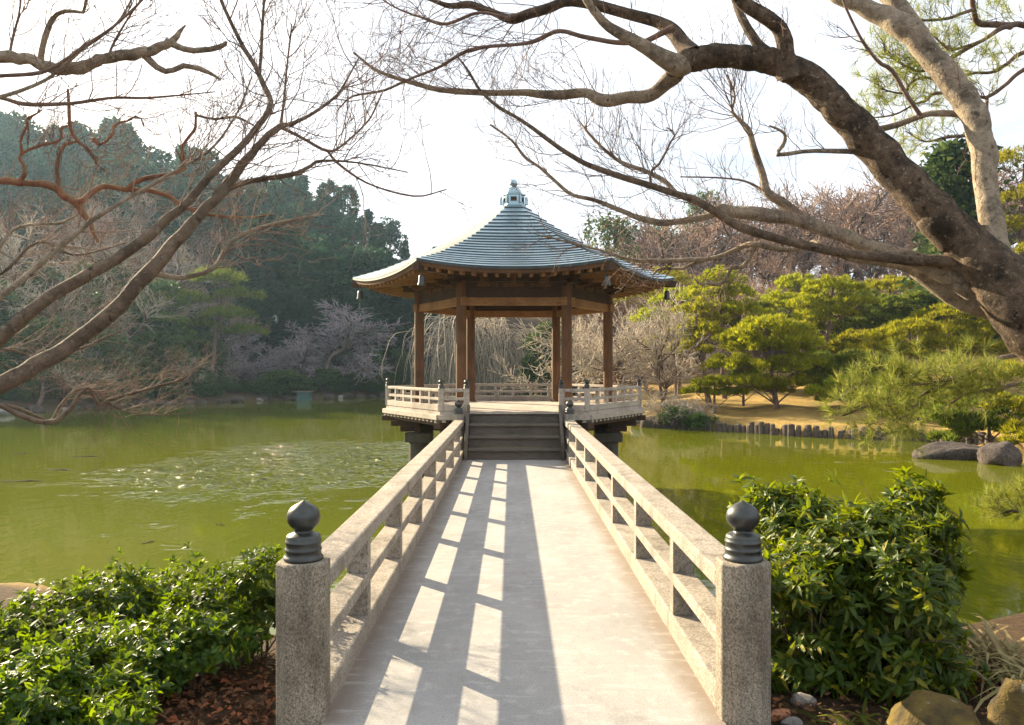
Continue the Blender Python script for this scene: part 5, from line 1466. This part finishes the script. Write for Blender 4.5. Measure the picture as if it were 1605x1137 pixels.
lawn_pine('dark green spreading pine behind the yellow mound pine', 1392, 48, 466, [(1380, 485, 48, 22, 0), (1430, 478, 40, 20, 0.5), (1350, 505, 40, 22, -0.3), (1400, 510, 56, 24, 0.4), (1360, 535, 44, 22, 0.2)], 307, 0, 'pine_g', 0.16)
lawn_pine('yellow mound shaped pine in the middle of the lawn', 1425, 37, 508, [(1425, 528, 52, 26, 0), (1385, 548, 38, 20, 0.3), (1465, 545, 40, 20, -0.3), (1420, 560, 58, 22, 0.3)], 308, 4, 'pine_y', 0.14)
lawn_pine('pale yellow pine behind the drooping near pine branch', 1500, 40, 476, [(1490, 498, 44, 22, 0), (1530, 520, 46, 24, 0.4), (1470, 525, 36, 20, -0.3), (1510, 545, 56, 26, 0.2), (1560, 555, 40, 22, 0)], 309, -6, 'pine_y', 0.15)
lawn_pine('tall bright pine at the edge of the frame behind the maple fork', 1600, 44, 235, [(1590, 262, 50, 30, 0), (1620, 320, 60, 34, 0), (1575, 360, 44, 30, 0.4), (1600, 410, 60, 34, 0), (1570, 450, 44, 28, 0.5), (1620, 480, 60, 30, 0)], 310, 0, 'pine_y', 0.2, 420)
lawn_pine('small pine with low dark branches beside the long flat rock', 1553, 24.5, 612, [(1545, 632, 46, 18, 0), (1500, 655, 42, 16, 0.2), (1580, 655, 40, 16, -0.2), (1530, 672, 56, 18, 0.2), (1490, 688, 34, 14, -0.2)], 311, -4, 'pine_g', 0.07, 1100)
lawn_pine('yellow pine spilling over the bank at the frame edge', 1625, 22.5, 560, [(1620, 590, 46, 24, 0), (1590, 640, 36, 20, 0.2), (1625, 680, 44, 24, 0), (1605, 700, 34, 20, -0.2)], 312, 0, 'pine_y', 0.08, 1100)
lawn_pine('low pine between the front layered pine and the drooping branch', 1345, 34, 555, [(1345, 568, 44, 18, 0), (1310, 585, 36, 16, 0.2), (1385, 590, 40, 16, -0.2), (1350, 605, 46, 16, 0.2)], 313, 0, 'pine_g', 0.09)
lawn_pine('second dark pine filling the slope between the mound pine and the russet trees', 1455, 54, 462, [(1455, 480, 50, 24, 0), (1410, 500, 40, 20, 0.3), (1500, 498, 44, 22, -0.3), (1455, 515, 56, 22, 0.2)], 315, 0, 'pine_y', 0.16)
lawn_pine('green pine with low skirts just behind the front layered pine', 1180, 46, 470, [(1180, 490, 40, 22, 0), (1150, 515, 36, 20, 0.3), (1212, 512, 38, 20, -0.3), (1180, 530, 44, 20, 0.2)], 316, 0, 'pine_g', 0.14)
lawn_pine('bright pine high on the frame edge above the drooping branch', 1570, 50, 420, [(1570, 440, 50, 26, 0), (1530, 470, 44, 24, 0.3), (1605, 475, 44, 24, -0.3), (1565, 500, 60, 26, 0.2), (1540, 530, 50, 24, 0)], 317, 0, 'pine_y', 0.16)
lawn_pine('yellow green shrubby pine between the pavilion corner and the slim pines', 1060, 48, 455, [(1060, 475, 40, 24, 0), (1030, 505, 36, 22, 0.3), (1085, 510, 36, 22, -0.3), (1055, 540, 44, 24, 0.2)], 318, 0, 'pine_y', 0.12)
lawn_pine('wide low pine spreading in front of the dark green pine', 1365, 41, 520, [(1365, 538, 50, 22, 0), (1325, 555, 40, 18, 0.3), (1405, 556, 42, 18, -0.3), (1365, 572, 56, 20, 0.2)], 319, 0, 'pine_y', 0.12)
lawn_pine('squat golden pine mound beside the stakes below the drooping branch', 1440, 30, 600, [(1440, 618, 44, 18, 0), (1405, 635, 36, 16, 0.2), (1475, 636, 40, 16, -0.2), (1440, 650, 46, 16, 0.2)], 325, 0, 'pine_y', 0.09)
lawn_pine('small low juniper like pine left of the front layered pine trunk', 1165, 37, 578, [(1165, 590, 30, 12, 0), (1140, 604, 26, 11, 0.2), (1188, 606, 26, 11, -0.2)], 326, 0, 'pine_g', 0.07)
lawn_pine('round topped yellow pine high on the slope under the pale limb', 1395, 58, 440, [(1395, 456, 42, 24, 0), (1360, 478, 34, 20, 0.3), (1430, 478, 36, 20, -0.3), (1395, 492, 46, 22, 0.2)], 327, 0, 'pine_y', 0.15)
lawn_pine('deep green pine standing behind the two domed pines', 1345, 54, 455, [(1345, 472, 36, 22, 0), (1322, 492, 30, 20, 0.3), (1370, 498, 34, 20, -0.3), (1345, 515, 42, 20, 0.2)], 328, 0, 'pine_g', 0.15)
lawn_pine('low broad pine covering the lawn just beyond the leaning domed pine', 1290, 40, 556, [(1290, 570, 44, 15, 0), (1255, 584, 38, 14, 0.3), (1325, 584, 38, 14, -0.3), (1290, 596, 50, 15, 0.2)], 329, 0, 'pine_g', 0.09)
lawn_pine('clipped golden pine low on the lawn past the broad low pine', 1335, 33, 590, [(1335, 602, 40, 14, 0), (1300, 616, 32, 12, 0.2), (1368, 616, 36, 12, -0.2), (1335, 628, 44, 13, 0.2)], 330, 0, 'pine_y', 0.08)
lawn_pine('small golden pine on the bank above the first stakes', 1120, 35, 592, [(1120, 604, 30, 12, 0), (1098, 618, 26, 11, 0.2), (1142, 618, 26, 11, -0.2)], 331, 0, 'pine_y', 0.07)
lawn_pine('pine mound on the slope behind the bare trees by the pavilion', 1040, 60, 420, [(1040, 445, 46, 26, 0), (1005, 470, 40, 24, 0.4), (1075, 470, 36, 22, -0.3), (1030, 500, 46, 26, 0.2)], 314, 0, 'pine_y', 0.2, 420)
cy = conifer('cypress', 'dense dark green columnar cypress behind the pale maple fork', None, 320, H=9, W=1.7, mat='evergreen', nb=300, per=26, z0=0.03, size=0.26, shape=1.9)
place(cy, True, 1500, 48, 225, rg)
rt = broadleaf('green_tree', 'loose pale green tree above the roof slope beside the russet hillside', None, 321, H=10, W=3.8, mat='evergreen', lumps=22, per=150, z0=0.2, size=0.26)
place(rt, True, 950, 84, 342, rg, wide=0.9)
place(rt, False, 1105, 104, 305, rg, 'distant dark tree poking above the russet hillside', wide=0.8)
place(rt, False, 1160, 106, 325, rg, 'second distant tree on the hill crest beside the pale limb', wide=0.9)
place(rt, False, 1030, 98, 352, rg, 'olive tree on the hill between roof corner and crest', wide=0.9)

# --- stakes along the lawn bank
gk = 'wooden stakes edging the lawn bank'
stk = []
for i in range(4):
    r_ = 0.105 + 0.014 * i
    a = Acc().lathe((0, 0, 0), [(r_, 0), (r_ * 1.03, 0.9), (r_ * 0.9, 1.30 + 0.02 * i), (r_ * 0.55, 1.335 + 0.02 * i)], 9, i)
    o = a.build('bank_stake', M['bark_far'])
    tag(o, 'short dark weathered stake in the row edging the lawn bank', 'stake', gk)
    stk.append(o)
ed = [(6.2, 34.4), (9.1, 31.8), (10.8, 29.6), (14.7, 27.6), (15.9, 25.6)]
cnt = 0
for (x0, y0), (x1, y1) in zip(ed[:-1], ed[1:]):
    L = math.hypot(x1 - x0, y1 - y0); n = int(L / 0.205)
    for i in range(n):
        f = i / n
        s = stk[cnt % 4] if cnt < 4 else stk[int(rg.integers(0, 4))].copy()
        if cnt >= 4: COL.objects.link(s)
        s.location = (x0 + (x1 - x0) * f + rg.normal() * 0.02, y0 + (y1 - y0) * f + rg.normal() * 0.03, WATER_Z - 0.98 + rg.uniform(-0.10, 0.10))
        s.rotation_euler = (rg.normal() * 0.04, rg.normal() * 0.04, rg.uniform(0, 6))
        cnt += 1

# --- stones along the far shore
gs = 'stones along the far shore'
st_ = [rock('shore_stone', 'grey stone at the water edge of the far wooded shore', (0, 0, 0), (0.8, 0.6, 0.5), 400 + i, 'rock' if i else 'palerock', 0, 0.5, gs, 'stone', 3) for i in range(4)]
pts = [(-28.5, 43.6), (-24.7, 54.9), (-18.9, 62.4), (-11.6, 70.7), (-6, 69.6)]
cnt = 0
for (x0, y0), (x1, y1) in zip(pts[:-1], pts[1:]):
    n = int(math.hypot(x1 - x0, y1 - y0) / 0.95)
    for i in range(n):
        f = (i + rg.uniform(-0.3, 0.3)) / n
        s = st_[cnt] if cnt < 4 else st_[int(rg.integers(0, 4))].copy()
        if cnt >= 4: COL.objects.link(s)
        k = rg.uniform(0.3, 0.85)
        s.location = (x0 + (x1 - x0) * f + rg.normal() * 0.25, y0 + (y1 - y0) * f + rg.normal() * 0.25, WATER_Z + 0.12 * k)
        s.scale = (k, k, k * rg.uniform(0.7, 1.2)); s.rotation_euler = (0, 0, rg.uniform(0, 6)); cnt += 1
for px, py, Y, lab in ((1022, 672, 34.2, 'stone under the balcony end beside the twig tangle'), (1040, 672, 33.8, 'pale stone below the bare twig tangle'), (1000, 668, 35.4, 'wet stone at the bank just behind the balcony')):
    s = st_[int(rg.integers(0, 4))].copy(); COL.objects.link(s); c = at(px, py, Y)
    s.location = (c[0], c[1], WATER_Z + 0.1); s.scale = (0.7, 0.7, 0.8); s['label'] = lab; s['group'] = 'stones below the balcony'

# --- lamp on the far bank
c = at(431, 545, 74); c[2] = gz(c[0], c[1])
lamp = thing('park_lamp', 'slim lamp post with white globe among the lilac cherries', 'lamp', c)
hl = EYE - (500 - 577) / F * 74 - c[2]
Acc().lathe(c, [(0.10, -0.2), (0.10, 0.5), (0.06, 0.55), (0.05, hl - 0.5)], 10).build('pole', M['bronze'], lamp, c, smooth=True)
m, N, L, out = newmat('lamp globe'); principled(N, L, out, (0.8, 0.8, 0.8), 0.3); M['globe'] = m
Acc().lathe(c + (0, 0, hl - 0.5), [(0.08, 0), (0.26, 0.12), (0.33, 0.4), (0.26, 0.72), (0.1, 0.85), (0.0, 0.88)], 14).build('lamp_globe', M['globe'], lamp, c, smooth=True)
# teal punt-like landing box at the far water edge
c = at(477, 622, 62); c[2] = WATER_Z
hut = thing('landing_box', 'small teal box with pale flat lid standing in the water by the far shore', 'box', c)
m, N, L, out = newmat('teal paint'); principled(N, L, out, nramp(N, L, nnoise(N, L, ocoord(N), 4, 5), [(0.3, (0.03, 0.075, 0.07)), (0.7, (0.06, 0.12, 0.11))]), 0.7); M['teal'] = m
Acc().box(c + (0, 0, 0.3), (1.0, 0.8, 0.75)).build('box_body', M['teal'], hut, c, bevel=0.02)
Acc().box(c + (-0.1, 0, 0.72), (1.5, 1.0, 0.08)).build('lid', M['stepwood'], hut, c, bevel=0.01)
for sx in (-1, 1): Acc().lathe(c + (sx * 0.4, -0.3, -1.0), [(0.06, 0), (0.06, 0.95)], 8).build('leg', M['teal'], hut, c)

# --- sticks floating in the pond
gf = 'sticks floating on the pond'
for px, py, l, a, lab in ((35, 755, 0.95, 0.1, 'longest floating stick lying flat on the open green water'), (92, 737, 0.8, -0.25, 'thin floating stick just beyond the longest one'), (134, 716, 0.9, 0.0, 'floating stick near the reflections of the far shore'),
                          (32, 711, 0.5, 0.2, 'short floating stick farthest out on the pond'), (345, 823, 0.22, -0.4, 'tiny floating twig beyond the glossy hedge'), (232, 851, 0.20, 0.9, 'tiny curled floating leaf stalk nearest the hedge')):
    Y = (EYE - WATER_Z) * F / (py - 577); c = at(px, py, Y); c[2] = WATER_Z + 0.008
    A = Acc(); tt = np.linspace(-0.5, 0.5, 7)
    P = c + np.stack([tt * l * math.cos(a), tt * l * math.sin(a), 0.01 * np.sin(tt * 9)], 1) + np.stack([np.zeros(7), 0.04 * l * np.sin(tt * 7), np.zeros(7)], 1)
    A.tubes(P[None], np.array([[0.008, 0.016, 0.02, 0.02, 0.018, 0.014, 0.006]]) * (1 if l > 0.3 else 0.5), 6)
    tag(A.build('floating_stick', M['bark_far'], None, c, smooth=True), lab, 'stick', gf)

# ------------------------------------------------------------------ haze
hz = Acc().box((0, 150, 22), (960, 640, 50))
m, N, L, out = newmat('haze')
v_ = N.new('ShaderNodeVolumePrincipled')
v_.inputs['Density'].default_value = HAZE = 0.0003
v_.inputs['Color'].default_value = (0.52, 0.77, 1.0, 1)
v_.inputs['Anisotropy'].default_value = 0.5
L.new(v_.outputs[0], out.inputs['Volume'])
h_ = hz.build('haze', m)
tag(h_, kind='stuff')
